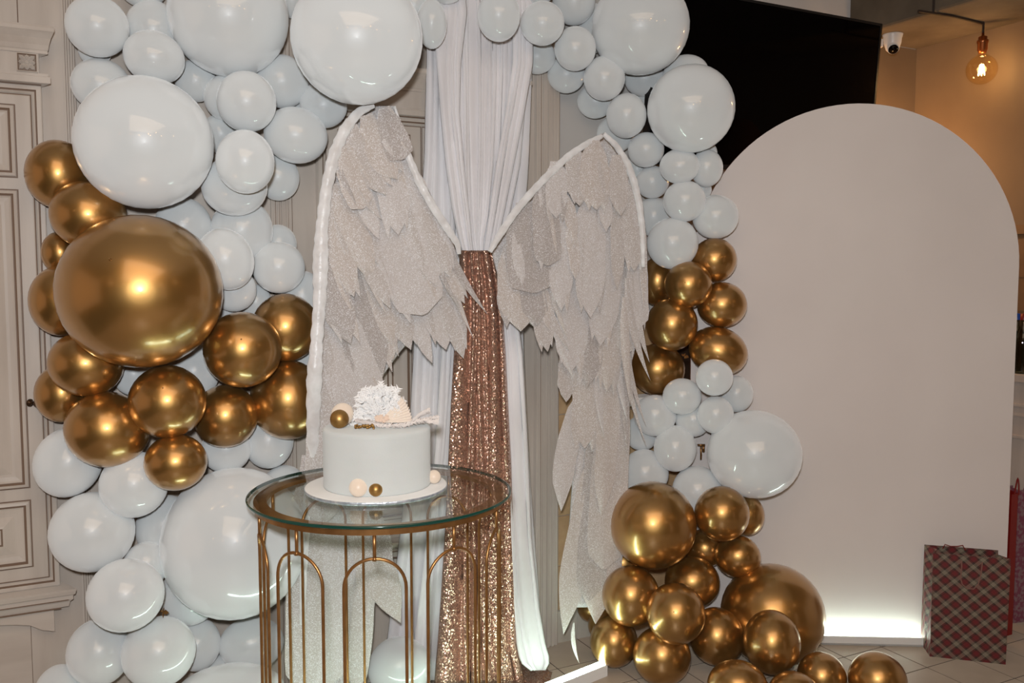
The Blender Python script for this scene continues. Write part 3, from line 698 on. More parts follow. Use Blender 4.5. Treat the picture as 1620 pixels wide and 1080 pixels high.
def feather(b, t, w0, w1, off, bend=0, style='p', ns=14, curl=.007, seed=0):
    rnd = random.Random(seed * 13 + 5); b = Vector(b); t = Vector(t); d = t - b; L = d.length; n = Vector((-d.y, d.x)) / L
    c = (b + t) / 2 + n * bend; rows = []; nc = 6; ph = rnd.uniform(0, 6.28)
    sm = lambda x: x * x * (3 - 2 * x)
    for i in range(ns + 1):
        s = i / ns; p = b * (1 - s) ** 2 + c * 2 * s * (1 - s) + t * s * s
        tg = ((c - b) * (1 - s) + (t - c) * s); tg.normalize(); nn = Vector((-tg.y, tg.x))
        if style == 'p': wd = (w0 + (w1 - w0) * min(1, s / .6)) * (1 if s < .68 else max(.0, 1 - ((s - .68) / .32) ** 1.6)) 
        elif style == 'b': wd = (w0 + (w1 - w0) * min(1, s / .6)) * (1 if s < .86 else max(.12, math.sqrt(max(0, 1 - ((s - .86) / .14) ** 2))))
        elif style == 's': wd = (w0 + (w1 - w0) * min(1, s / .45)) * (1 if s < .5 else max(.0, 1 - ((s - .5) / .5) ** 1.2))
        else: wd = (w0 + (w1 - w0) * min(1, s / .6)) * (1 if s < .9 else 1 - (s - .9) / .1 * .55)
        wd *= .5 + .5 * sm(min(1, s / .25))
        row = []
        for j in range(nc + 1):
            v = j / nc * 2 - 1
            q = p + nn * (v * wd / 2)
            if style == 'n' and i == ns: q = q + tg * (-(abs(v + .15)) * w1 * .5 + (w1 * .2 if abs(v) < .2 else 0))
            if s > .15 and abs(v) == 1 and w1 > 20: q = q + nn * (v * rnd.uniform(-.8, .8))
            o_ = off + .0035 * (1 - v * v) + curl * s * s + .0022 * math.sin(s * 5 + v * 2 + ph)
            if j == nc // 2: o_ += .0010
            o_ += .0011 * math.sin(v * 8 + ph * 2) * min(1, s * 2)
            row.append(on(q.x, q.y, o_))
        rows.append(row)
    m = MB(); m.grid(rows); return m

def wing(label, tubes, back, feathers, base, seed):
    p = on(*base, .4); p.z = max(0, p.z)
    rt = thing('angel_wing', p, label, 'wing', 'fabric angel wings'); rnd = random.Random(seed)
    for rows, off, pl, am in back:
        add_drape('backing_cloth', rows, off, pl, am, M['organza'], rt, seed=seed + int(off * 100), ny=50)
    for pts, r in tubes:
        P = []; RR = []
        for (a_, ra), (b_, rb) in zip(zip(pts, r), zip(pts[1:], r[1:])):
            for k in range(8):
                t = k / 8; yy = a_[1] + (b_[1] - a_[1]) * t; P.append(on(a_[0] + (b_[0] - a_[0]) * t, yy, .335 + .075 * max(0, min(1, (740 - yy) / 150)))); RR.append((ra + (rb - ra) * t) * (1 + .07 * math.sin(len(P) * 1.9) + rnd.uniform(-.04, .04)))
        # smooth the polyline
        for _ in range(3): P = [P[0]] + [(P[i - 1] + P[i] * 2 + P[i + 1]) / 4 for i in range(1, len(P) - 1)] + [P[-1]]
        m = MB(); m.tube(P, RR, 12); m.build('padded_edge', M['satin'], rt, smooth=True)
    n = len(feathers)
    for i, F in enumerate(feathers):
        b, t, w0, w1, bend, st = F[:6]
        off = .300 + .12 * i / n
        m = feather(b, t, w0, w1, off, bend, st, seed=seed + i)
        m.build('feather', M[FEA[(i * 3 + seed) % 7]], rt, smooth=True)
        if w1 >= 34 and t[1] < 720:
            L = math.hypot(t[0] - b[0], t[1] - b[1]); tx, ty = (t[0] - b[0]) / L, (t[1] - b[1]) / L
            for sg in (-1, 1):
                sh = sg * w1 * rnd.uniform(.22, .34); ln = rnd.uniform(-14, 9)
                m = feather((b[0] - ty * sh * .5, b[1] + tx * sh * .5), (t[0] - ty * sh + tx * ln, t[1] + tx * sh + ty * ln), w0 * .5, w1 * rnd.uniform(.34, .5), off - .003, bend + sg * 2, 'p', seed=seed + i * 7 + sg)
                m.build('feather', M[FEA[(i * 3 + seed + 2 + sg) % 7]], rt, smooth=True)
LW = [  # back to front
 ((566, 800), (562, 1090), 34, 32, 0, 'b'), ((520, 760), (505, 1090), 60, 85, 0, 'b'), ((490, 720), (478, 1095), 50, 60, 0, 'b'),
 ((585, 800), (562, 1090), 20, 36, -6, 'b'), ((575, 780), (582, 975), 40, 30, 4, 'p'), ((556, 760), (634, 986), 56, 58, 16, 'p'), ((570, 780), (620, 892), 50, 36, 6, 'p'),
 ((640, 430), (684, 575), 24, 26, 8, 'p'), ((665, 420), (706, 553), 36, 44, -4, 'p'), ((690, 420), (733, 567), 26, 34, -4, 'p'),
 ((615, 420), (650, 553), 36, 38, 6, 'p'), ((590, 420), (622, 570), 40, 44, 10, 'p'), ((585, 380), (620, 545), 44, 50, 8, 'p'),
 ((560, 400), (605, 596), 50, 56, 10, 'p'), ((545, 470), (598, 640), 50, 60, 14, 'p'), ((520, 460), (562, 700), 40, 70, 14, 'p'), ((510, 520), (535, 760), 30, 60, 6, 'b'), ((505, 600), (510, 830), 26, 50, 2, 'b'),
 ((700, 400), (749, 535), 14, 10, 6, 's'),
 ((665, 340), (735, 480), 40, 34, 0, 'p'), ((680, 340), (772, 498), 20, 15, 12, 's'),
 ((600, 280), (672, 497), 60, 84, 6, 'b'), ((640, 250), (690, 452), 40, 58, 0, 'p'), ((665, 300), (712, 440), 26, 34, -4, 'p'),
 ((560, 320), (618, 488), 40, 36, 10, 'p'), ((530, 290), (592, 434), 40, 46, 10, 'p'), ((520, 330), (560, 470), 30, 44, 8, 'p'), ((515, 390), (555, 545), 30, 50, 10, 'p'),
 ((610, 210), (630, 372), 36, 50, 0, 'p'), ((560, 250), (600, 378), 34, 30, 8, 'p'), ((545, 250), (604, 348), 28, 24, 8, 's'),
 ((555, 200), (611, 308), 36, 42, 10, 'p'), ((578, 182), (628, 284), 34, 46, 10, 'p'), ((540, 230), (575, 330), 30, 40, 8, 'b'), ((608, 170), (638, 252), 32, 44, 4, 'b'),
]
wing('left organza angel wing with layered glitter feathers, behind the cake',
     [([(590, 166), (566, 178), (545, 205), (528, 245), (516, 300), (509, 360), (507, 410), (506, 470), (501, 540), (497, 600), (495, 680), (492, 740), (486, 800), (480, 900), (478, 1000)], [.010, .014, .017, .018, .018, .019, .024, .020, .019, .024, .020, .018, .014, .012, .008]),
      ([(624, 168), (636, 205), (645, 245), (664, 290), (688, 332), (708, 362), (724, 386), (727, 404)], [.004, .005, .011, .013, .013, .013, .010, .006])],
     [([(168, 580, 625), (250, 532, 650), (330, 514, 692), (400, 508, 722), (450, 505, 722), (500, 502, 690), (545, 500, 640), (600, 498, 600), (680, 495, 575), (780, 488, 585), (900, 478, 586), (1000, 470, 548), (1090, 464, 543)], .275, 8, .02)],
     LW, (540, 1090), 40)
RW = [
 ((948, 700), (891, 1004), 36, 44, -4, 'p'), ((960, 680), (942, 987), 50, 74, 0, 'p'), ((955, 640), (932, 950), 46, 48, 0, 'b'), ((908, 985), (917, 1050), 5, 7, -10, 's'),
 ((932, 610), (888, 808), 34, 36, -24, 'p'), ((975, 600), (955, 900), 50, 60, 0, 'b'), ((905, 545), (896, 636), 36, 30, -4, 'p'), ((935, 560), (925, 710), 50, 44, -4, 'p'),
 ((965, 600), (951, 815), 40, 34, 4, 'p'), ((985, 560), (993, 724), 20, 14, 0, 's'), ((950, 560), (956, 690), 12, 14, -12, 's'),
 ((975, 560), (993, 668), 12, 10, -4, 's'), ((988, 520), (1023, 676), 12, 8, -12, 's'), ((986, 520), (1024, 708), 12, 8, -18, 's'),
 ((975, 400), (960, 620), 40, 46, 0, 'p'), ((1002, 400), (990, 560), 30, 34, 0, 'b'),
 ((945, 480), (929, 612), 44, 38, 0, 'p'), ((915, 430), (902, 590), 40, 52, -6, 'p'), ((870, 500), (911, 608), 14, 10, 0, 's'), ((868, 490), (902, 556), 16, 10, -4, 's'),
 ((855, 420), (866, 556), 40, 36, -4, 'p'), ((860, 400), (900, 540), 20, 12, -8, 's'),
 ((815, 385), (824, 524), 56, 66, 0, 'p'), ((838, 400), (850, 515), 40, 50, 0, 'p'), ((970, 360), (950, 548), 50, 50, -4, 'p'),
 ((1006, 330), (1010, 520), 26, 34, 0, 'b'), ((1000, 430), (1028, 574), 14, 14, -12, 's'), ((992, 440), (1029, 602), 14, 13, -16, 's'), ((988, 470), (997, 640), 14, 14, -6, 's'), ((1012, 340), (1018, 490), 18, 14, 4, 's'),
 ((835, 320), (846, 463), 70, 80, 0, 'b'), ((890, 330), (888, 492), 40, 38, -2, 'p'), ((935, 300), (934, 504), 46, 48, 0, 'p'), ((980, 310), (976, 458), 30, 22, 0, 'p'), ((998, 290), (1004, 430), 34, 40, 0, 'p'),
 ((900, 360), (910, 442), 22, 18, 6, 'p'), ((893, 310), (910, 394), 24, 20, 6, 's'), ((860, 290), (868, 420), 40, 44, 0, 'b'), ((950, 280), (959, 367), 26, 22, 6, 'p'),
 ((880, 255), (880, 345), 34, 34, 0, 'p'), ((910, 240), (917, 326), 36, 34, 0, 'p'), ((975, 245), (982, 342), 28, 30, 0, 'p'), ((938, 222), (944, 332), 36, 50, 0, 'p'),
]
wing('right glitter organza angel wing with long tattered feathers, beside the right balloon garland',
     [([(775, 398), (790, 372), (815, 335), (841, 304), (870, 274), (900, 246), (930, 226), (955, 214)], [.008, .012, .013, .013, .013, .012, .011, .008]),
      ([(955, 212), (975, 230), (992, 258), (1004, 290), (1012, 325), (1017, 370), (1018, 430)], [.008, .011, .013, .013, .012, .010, .006])],
     [([(212, 952, 960), (250, 896, 985), (300, 846, 1004), (350, 806, 1012), (398, 778, 1016), (450, 792, 1017), (490, 812, 1012), (520, 850, 1008)], .275, 8, .02),
      ([(500, 880, 1005), (560, 905, 1000), (640, 922, 994), (700, 915, 988), (760, 906, 984), (850, 900, 965), (920, 897, 952), (960, 902, 940)], .28, 4, .02)],
     [(f_[0], f_[1], f_[2], f_[3], -f_[4], f_[5]) for f_ in RW], (930, 1003), 80)

# ------------------------------------------------------------------ balloons
def unit_balloon(name, neck=True):
    m = MB(); n = 36; k = 22; prof = []
    for i in range(k + 1):
        a_ = math.pi * i / k; r = math.sin(a_); h = -math.cos(a_)
        if h > .5: r *= 1 - .10 * ((h - .5) / .5) ** 2; h *= 1 + .10 * ((h - .5) / .5) ** 2
        prof.append((max(r, .001), h))
    prof[-1] = (.05, 1.09); prof += [(.035, 1.13), (.075, 1.15), (.08, 1.17), (.001, 1.16)]
    m.lathe((0, 0, 0), prof, n, axis=(0, 1, 0)); 
    me = bpy.data.meshes.new(name); me.from_pydata([tuple(v) for v in m.v], [], m.f)
    me.polygons.foreach_set('use_smooth', [True] * len(m.f)); me.update()
    return me
MEW = unit_balloon('white_balloon'); MEW.materials.append(M['latex'])
MEG = unit_balloon('gold_balloon'); MEG.materials.append(M['gold'])
tp_ = MB(); tp_.lathe((0, -1.0, 0), [(.020, .012), (.018, -.006), (.010, -.016), (.001, -.012)], 14, axis=(0, 1, 0))
MET = bpy.data.meshes.new('balloon_tip'); MET.from_pydata([tuple(v) for v in tp_.v], [], tp_.f); MET.materials.append(M['gold_tip']); MET.update()
BALLS = []
TX = at(606, 600, 2.45)
def balloon(c, px, py, rx, ry, rot, off, label, group, tip=None):
    tx, ty = (px - 810) / FPX, (540 - py) / FPX
    nrm = math.sqrt(1 + tx * tx + ty * ty)
    cx_, cy_ = 1 / math.sqrt(1 + tx * tx), 1 / math.sqrt(1 + ty * ty)
    d = ray(px, py); kx, ky = rx / FPX * cx_, ry / FPX * cy_; km = math.sqrt(kx * ky)
    best = None; Z = 5.2; sq = .70 if off < 0 else .86; off = max(0, off)
    while Z > 1.6:
        p = CAMP + d * Z; r = km * Z
        ok = (ORG - p).dot(N) * -1 >= r * .98 + off + .015 and p.z >= min(ry / FPX * Z * .97, r * .97) + .003
        ok = ok and ((px < 1060) or (p.y + r * 1.02 < B_.y) or (px - rx > 1620))
        if ok:
            for q, s in BALLS:
                if abs(q.x - p.x) < r + s and (q - p).length < (r + s) * sq: ok = False; break
        if ok: best = Z; break
        Z -= .006
    if best is None: best = 2.6
    p = CAMP + d * best; r = km * best; BALLS.append((p, r))
    o = bpy.data.objects.new('white_balloon' if c == 'w' else 'gold_balloon', MEW if c == 'w' else MEG); COL.objects.link(o)
    o.location = p
    fw = d.normalized(); rg = fw.cross(ZUP).normalized(); upv = rg.cross(fw)
    a_ = R(rot); x2 = rg * math.cos(a_) + upv * math.sin(a_); z2 = -rg * math.sin(a_) + upv * math.cos(a_)
    mt = Matrix((x2, fw, z2)).transposed()
    o.rotation_euler = mt.to_euler(); o.scale = (kx * best, r, ky * best)
    tag(o, label, 'balloon', group)
    if tip:
        t = bpy.data.objects.new('tip', MET); COL.objects.link(t); t.parent = o
        vx, vz = tip[0] / rx, -tip[1] / ry; t.rotation_euler = (math.asin(vz) * -1, 0, math.asin(vx) * 1)
    return o
GL, GR = 'balloons of the left garland', 'balloons of the right garland'
# colour, centre px, centre py, half width, half height, tilt, least distance off the wall, label, visible tip
LEFT = """
w 225 -32 44 46 0 0 white balloon cut by the top edge, above and behind the upper left cluster
w 310 128 34 34 0 0 white balloon wedged between the two huge white ones at upper left
w 462 0 26 30 0 0 white balloon sliver between the two giant white balloons at the top
w 150 80 27 26 0 0 white balloon edge peeking out left, between the two top left ones
w 350 212 32 32 0 0 white balloon deep between the giant one and the small round cluster
w 482 158 27 32 0 0 white balloon half hidden under the left side of the top centre giant
w 512 166 38 37 0 0 white balloon under the top centre giant, touching the left wing apex
w 440 281 34 37 0 0 white balloon nearest the door moulding, right of the small round cluster
w 290 358 46 46 0 0 white balloon between the giant white and giant gold balloons
w 440 386 30 31 0 0 white balloon behind the round one closest to the left wing
w 405 478 25 28 0 0 white balloon deep behind the upper right gold of the left garland
w 478 469 38 41 0 0 greyish white balloon touching the left wing edge above the gold ones
w 350 480 28 28 0 0 pinkish white balloon just right of the giant gold balloon
w 212 592 34 34 0 0 white balloon glimpsed under the giant gold balloon, left one
w 306 588 42 44 0 0 white balloon glimpsed under the giant gold balloon, right one
w 478 582 28 32 0 0 white balloon sliver between two golds beside the left wing
w 450 772 36 37 0 .0 white balloon just behind the back left rim of the glass table
w 425 697 40 44 0 .0 white balloon under the wing side gold, above the large lower white
w 358 710 40 38 0 .0 white balloon under the gold ones, right above the large lower white one
w 262 834 48 52 0 .0 white balloon squeezed left of the large lower white one
w 232 892 38 36 0 .0 white balloon behind, between the far left lower pairs
w 146 841 70 64 -14 .06 large white oval balloon at far left below the gold cluster
w 108 731 56 56 -20 .02 white balloon at far left directly under the gold cluster
w 212 766 56 53 -20 .08 white balloon left below the lowest gold of the left cluster
g 95 400 31 34 0 0 small gold balloon half hidden left of the giant gold balloon
w 243 47 46 47 0 0 white balloon behind the small one left of the top giant
w 160 135 49 43 -6 0 white balloon under the top left corner one, behind the giant white
w 154 42 52 50 -30 .05 white oval balloon in the top left corner of the garland
w 383 364 50 50 0 .02 white balloon centre of the cluster right of the giant gold one
w 371 295 53 47 0 .02 wide white balloon under the vertical oval one, above the pale cluster
w 370 458 36 35 0 .02 white balloon under the pinkish pair right of the giant gold one
w 244 91 50 43 -14 .08 small white balloon sitting on top of the big white one
w 446 129 43 43 0 .05 round white balloon tucked between the two top giants, below them
w 357 155 35 37 0 .05 white balloon peeking out left of the centre small round one
g 92 276 54 55 0 .02 topmost gold balloon on the far left, against the door frame
g 95 476 51 55 0 .02 gold balloon left of the giant gold one at its mid height
g 98 622 45 46 0 .02 lowest far left gold balloon beside the brass door knob
w 468 214 51 45 -10 .10 wide white balloon with sharp highlight beside the left wing top
w 388 256 47 51 0 .10 tall white balloon under the small round one, upper middle of left garland
w 390 161 48 49 0 .14 small round white balloon centred below the two top giants
w 362 25 97 100 0 .02 giant white balloon cut by the top edge, the left of two
w 565 60 105 109 0 .26 giant white balloon at the top just above the left wing apex
w 655 10 27 40 0 .10 white balloon right of the top centre giant, nearest it
w 683 38 24 40 0 .05 white balloon overlapping the left edge of the white curtain top
w 706 -26 32 33 0 .15 white balloon bottom showing at the top edge over the curtain
g 140 340 63 54 -10 .10 gold balloon second from top on the left, under the giant white one
w 229 226 113 106 -4 .10 giant white balloon at upper left, above the gold ones
w 357 410 45 50 20 .05 white balloon directly touching the right of the giant gold one
w 441 423 42 41 0 .08 round white balloon above the upper right gold one near the wing
g 136 576 62 51 -15 .10 gold oval balloon below left of the giant gold one
g 452 518 54 54 0 .02 gold balloon touching the left wing, upper of the two there
g 456 632 61 63 0 .02 gold balloon touching the left wing, lower of the two there
g 357 658 52 50 0 .06 gold balloon between the centre bottom gold and the wing side gold
g 223 461 135 121 0 .12 giant gold balloon, the largest one in the photo | -47,-47
g 170 679 70 60 -20 .10 large gold oval balloon at the lower left of the gold cluster
g 384 553 63 60 0 .14 round gold balloon with dimpled tip right below the giant gold one | -2,-16
g 265 635 63 58 0 .14 gold balloon with dimpled tip directly below the giant gold one | -7,-21
g 278 731 51 45 0 .14 lowest gold balloon of the left garland, over white ones
w 300 941 48 49 0 .02 white balloon below the large lower white one, left side
w 398 1018 52 44 0 .02 white balloon behind the left arch legs of the table
w 312 1019 38 43 0 .02 white balloon low between the round one and the table legs
w 350 1064 28 30 0 .02 white balloon bit low down beside the table leg bottoms
w 199 941 63 59 -8 .10 round white balloon at left, third row from the bottom
w 157 1031 53 55 0 .06 white balloon second from the left at the bottom edge
w 372 858 118 121 0 -1 large white balloon at lower left, partly behind the glass table
w 95 1096 42 47 0 .05 white balloon in the bottom left corner cut by the edge
w 251 1031 60 58 0 .14 round white balloon at the bottom, front one of the left column
w 362 1102 92 55 0 .05 wide white balloon along the bottom edge left of the table legs
w 632 1056 50 51 0 .10 loose white balloon on the floor seen through the table legs
"""
RIGHT = """
w 940 45 26 40 0 0 white balloon deep between the top row and the right giant
w 850 90 29 28 0 0 white balloon tucked behind the right edge of the curtain top
w 896 118 30 30 0 0 white balloon casting a shadow on the grey plaster wall
w 942 160 29 28 0 0 lower white balloon casting a shadow on the grey plaster wall
w 1085 114 36 28 0 .05 warm white balloon behind, between the two right giants
w 1022 168 23 24 0 0 white balloon filling the gap left of the lower right giant
w 974 212 30 30 0 0 white balloon behind the apex of the right wing
w 1118 242 17 18 0 .05 tiny warm white balloon under the lower right giant
w 1008 268 20 24 0 0 white balloon sliver behind the upper right wing edge
w 1112 300 14 16 0 .05 tiny white balloon bit against the arch board shoulder
w 1019 123 32 30 0 .05 white balloon under the right giant in the top row
w 1034 343 31 31 0 .02 white balloon touching the right wing edge, above the gold ones
w 1032 288 27 26 0 .04 white balloon touching the right wing edge, below its shoulder
w 1118 266 26 30 0 .08 warm white balloon right below the lower right giant
w 1132 343 37 35 0 .08 white balloon standing out right against the arch board
w 908 3 34 38 0 .05 white balloon at the top edge left of the right giant
w 848 -22 33 32 0 .10 white balloon bottom at the top edge right of the curtain
w 789 25 34 42 0 .24 tall white balloon hanging over the top of the white curtain
w 858 37 35 36 0 .20 round white balloon at the curtain top right corner
w 910 77 33 36 0 .14 white balloon left below the top edge pair, beside the right giant
w 956 124 33 36 0 .14 white balloon under the left flank of the right giant
w 1013 42 78 79 0 .12 giant white balloon at the top right of the garland before the television
w 991 183 32 36 0 .14 white balloon left of the lower right giant, above the wing shoulder
w 1022 237 29 28 0 .12 small white balloon lower left of the lower right giant
w 1075 263 32 28 0 .12 small wide white balloon right under the lower right giant
w 1093 172 70 71 0 .16 giant white balloon overlapping the television, the lower of two
w 1083 318 34 33 0 .14 round white balloon in the middle above the right gold column
w 1064 385 41 41 15 .14 white balloon resting on the top of the right gold column
g 1040 445 31 38 0 .04 gold balloon half hidden by the right wing, top of the column
g 1130 411 36 35 0 .10 uppermost gold balloon standing out against the arch board
g 1063 513 41 42 0 .12 gold balloon in the column touching the right wing, below the tipped one
g 1142 482 40 36 0 .12 second gold balloon down along the arch board
g 1040 584 44 41 0 .04 gold balloon behind the hanging feather tips of the right wing
g 1136 555 48 38 -18 .14 wide gold oval balloon lowest of the upper right column
g 1089 450 38 37 0 .16 round gold balloon with a dark tip dot in the upper right column | -5,-3
w 1015 685 27 28 0 .04 white balloon behind the trailing feather tips, lower one
w 1096 664 28 27 0 .08 white balloon behind the small round trio in the right garland
w 1165 623 27 29 0 .10 small white balloon right of the trio against the arch board
w 1036 657 34 33 0 .12 white balloon beneath the trailing feather tips of the right wing
w 1020 748 38 38 0 .08 white balloon left above the large gold one of the lower pile
w 1103 776 40 40 0 .10 white balloon between the large gold one and the big white one
w 1079 627 31 29 0 .14 left one of the trio of tiny round white balloons
w 1132 656 29 30 0 .16 lower one of the trio of tiny round white balloons
w 1130 597 30 29 0 .18 top one of the trio of tiny round white balloons
w 1068 709 34 37 0 .16 white balloon beside the gold hook, left of the big white one
w 1193 718 76 70 0 .16 big white balloon low against the arch board with a green glint
g 938 962 25 23 0 .02 gold balloon seen through the bottom of the right wing
g 955 988 25 28 0 .06 shadowed gold balloon behind the lower right wing tip
g 985 890 34 35 0 .08 gold balloon behind the large one, next to the right wing
g 1182 815 28 32 0 .12 gold balloon behind, under the big white one by the board
g 1115 867 31 31 0 .12 dark gold balloon deep in the middle of the lower pile
g 1222 972 84 83 0 .12 largest gold balloon of the lower right pile beside the led glow
g 1033 830 69 70 0 .20 large gold balloon at the top left of the lower right pile
g 1095 920 44 41 0 .20 gold balloon below the large top left one of the pile
g 1142 812 44 44 0 .26 round gold balloon under the big white one in the right pile
g 1167 880 37 34 0 .26 small gold balloon just above the largest gold one of the pile
g 971 1014 38 42 0 .20 gold balloon touching the end of the floor led bar
g 998 942 46 49 0 .26 gold balloon in the pile next to the right wing bottom
g 1134 1006 44 47 0 .26 gold balloon left of the largest one, second row of the pile
g 1047 1037 46 48 0 .26 gold balloon near the bottom edge, second from left in pile
g 1069 970 47 50 0 .32 gold balloon with dark tip dot at the pile centre front | -3,-2
g 1221 1015 46 52 0 .30 gold balloon in front of the largest one of the pile
g 1256 1100 43 40 0 .20 gold balloon cut by the bottom edge below the front pair
g 1300 1070 40 40 0 .20 gold balloon on the floor, second from the right end
g 1167 1086 49 44 0 .26 gold balloon cut by the bottom edge, centre of the pile
g 1388 1075 48 46 0 .20 rightmost gold balloon on the tiled floor before the arch board
"""
for txt, grp in ((LEFT, GL), (RIGHT, GR)):
    for ln in txt.strip().split('\n'):
        tip = None
        if '|' in ln: ln, t_ = ln.split('|'); tip = tuple(float(v) for v in t_.split(','))
        p = ln.split(None, 7); balloon(p[0], *[float(v) for v in p[1:7]], p[7].strip(), grp, tip)

# gold ties and twisted foil bits between balloons
for (px, py, Y, lab) in ((257, 968, 2.62, 'scrap of gold tape showing between the two round lower left white balloons'), (1083, 563, 3.2, 'scrap of gold tape showing between the gold balloons of the right column')):
    rnd = random.Random(px); c = at(px, py, Y); m = MB()
    for i in range(7):
        a_ = Vector((rnd.uniform(-1, 1), rnd.uniform(-.3, .3), rnd.uniform(-1, 1))) * .011; b2 = Vector((rnd.uniform(-1, 1), rnd.uniform(-.3, .3), rnd.uniform(-1, 1))) * .011
        m.add([c, c + a_, c + a_ + b2, c + b2], [(0, 1, 2, 3)])
    tag(m.build('gold_tape', M['brass']), lab, 'tape')

# ------------------------------------------------------------------ glass table
def table():
    TC = Vector((at(603, 781, 2.45).x, 2.45, 0)); GZ = .903; RG = .366; RR = .345
    rt = thing('glass_table', TC, 'round glass-topped side table on a bronze frame of slim arches', 'table')
    m = MB(); th = .009
    m.lathe(TC, [(.0005, GZ), (RG - .005, GZ), (RG - .002, GZ - .001)], 96); m.lathe(TC, [(RG - .003, GZ - th), (.0005, GZ - th)], 96, 1)
    m.build('glass_top', [M['glass'], M['glassu']], rt, smooth=False)
    m = MB(); m.lathe(TC, [(RG - .0025, GZ - .0006), (RG - .0005, GZ - .002), (RG, GZ - th * .5), (RG - .0006, GZ - th + .001), (RG - .003, GZ - th), (RG - .006, GZ - th)], 96)
    m.build('glass_rim', M['edgeglass'], rt, smooth=True)
    m = MB(); zt = GZ - th - .001; zb_ = .874
    m.lathe(TC, [(RR - .034, zt), (RR, zt), (RR + .001, zt - .001), (RR + .001, zb_), (RR - .002, zb_ - .001), (RR - .034, zb_ + .008)], 96, closed=True)
    m.build('top_ring', M['brass'], rt)
    m = MB(); m.lathe(TC, [(RR - .024, .012), (RR, .012), (RR, .002), (RR - .024, .002)], 96, closed=True); m.build('base_ring', M['brass'], rt)
    NA = 10; ra = RR - .012; hw = R(13.2); zarch = .812; rz = ra * hw
    for i in range(NA):
        a0 = R(5.5 + 36 * i); P = lambda a_, z: TC + Vector((math.sin(a_) * ra, -math.cos(a_) * ra, z))
        pts = [P(a0 - hw, .008)] + [P(a0 - hw, .008 + (zarch - rz - .008) * k / 4) for k in range(1, 5)]
        pts += [P(a0 - hw * math.cos(t), zarch - rz + rz * math.sin(t)) for t in [math.pi * k / 20 for k in range(1, 20)]]
        pts += [P(a0 + hw, .008 + (zarch - rz - .008) * k / 4) for k in range(4, -1, -1)]
        m = MB(); m.tube(pts, .0042, 10); ar = m.build('arch_leg', M['brass'], rt, smooth=True)
        m = MB(); m.tube([P(a0, zarch - .002), P(a0, zb_ + .002)], .0046, 10); m.tube([P(a0, zarch - .005), P(a0, zarch + .004)], [.0068, .0052], 10); m.build('stem', M['brass'], ar, smooth=True)
    # cake drum and cake
    CC = Vector((at(595.5, 760, 2.462).x, 2.462, GZ)); RD = .199
    drum = thing('cake_board', CC, 'round white cake board with a silver foil edge lying on the glass table', 'cake board')
    m = MB(); m.lathe(CC, [(.0005, .0125), (RD - .006, .0125), (RD - .002, .0115), (RD - .001, .010)], 96); m.build('top_cover', M['drum'], drum, smooth=True)
    m = MB(); m.lathe(CC, [(RD - .001, .0105), (RD + .0005, .009), (RD - .0005, .003), (RD - .004, .0008), (.0005, .0008)], 96); m.build('foil_edge', M['silverfoil'], drum, smooth=True)
    zc = GZ + .0128; K = Vector((at(596.5, 700, 2.462).x, 2.462, zc)); RC = .1495; H = 1.082 - zc
    cake = thing('cake', K, 'tall round cake with smooth off-white buttercream on the round board', 'cake')
    prof = [(.0005, 0), (RC - .002, 0), (RC, .003)] + [(RC + .0002 * math.sin(i * 1.3), .003 + (H - .012) * i / 24) for i in range(1, 25)] + [(RC - .001, H - .005), (RC - .004, H - .0015), (RC - .009, H), (RC * .5, H + .001), (.0005, H + .001)]
    m = MB(); m.lathe(K, prof, 96); m.build('buttercream', M['cake'], cake, smooth=True)
    zt_ = zc + H
    def ball(px, py, rpx, z0, mt, label, name='cake_ball'):
        s = None; Y = 2.462
        z = z0 + rpx / FPX * 2.4; c = onz(px, py, z); rr = rpx / FPX * c.y; z = z0 + rr; c = onz(px, py, z)
        m = MB(); m.ball(c, rr, 28); o = m.build(name, mt, smooth=True); tag(o, label, 'cake decoration', 'balls decorating the cake'); return c
    ball(567, 771, 15, zc, M['beige'], 'large beige ball on the cake board at the front of the cake')
    ball(594.5, 774, 11.5, zc, M['goldball'], 'small gold ball on the cake board beside the beige one')
    ball(686.5, 754, 11, zc, M['beige'], 'small beige ball on the right side of the cake board')
    ball(542, 655, 18, zt_, M['beige'], 'large beige ball on the cake top behind the gold one')
    ball(537, 662.5, 15, zt_, M['goldball'], 'gold ball on the left front of the cake top')
    # tiny sugar pearls
    for (px, py, z0, lab) in ((617, 781, zc, 'tiny sugar pearl on the board right of the gold ball'), (631, 674, zt_, 'tiny sugar pearl on the cake top, left of its twin'), (642, 673.5, zt_, 'tiny sugar pearl on the cake top, right of its twin')):
        c = onz(px, py, z0 + .004); m = MB(); m.ball(c, .0042, 12); tag(m.build('sugar_pearl', M['drum'], smooth=True), lab, 'sugar pearl', 'sugar pearls on the cake')
    rnd = random.Random(2)
    c0 = onz(577, 677, zt_ + .003); rt2 = thing('gold_bead_cluster', c0, 'cluster of tiny gold beads on the front of the cake top', 'cake decoration')
    for i in range(30):
        q = c0 + Vector((rnd.uniform(-.026, .026), rnd.uniform(-.010, .008), rnd.uniform(0, .010)))
        m = MB(); m.ball(q, rnd.uniform(.0030, .0042), 10); m.build('bead', M['goldball'], rt2, smooth=True)
    # dried flower arrangement
    Yf = 2.47; F = at(607, 668, Yf); F.z = zt_
    fl = thing('dried_flower_spray', F, 'fluffy bleached flower spray with a pleated palm fan lying on the cake top', 'flowers')
    s = Yf / FPX
    def pt(px, py, dy=0): return at(px, py, Yf + dy)
    m = MB()
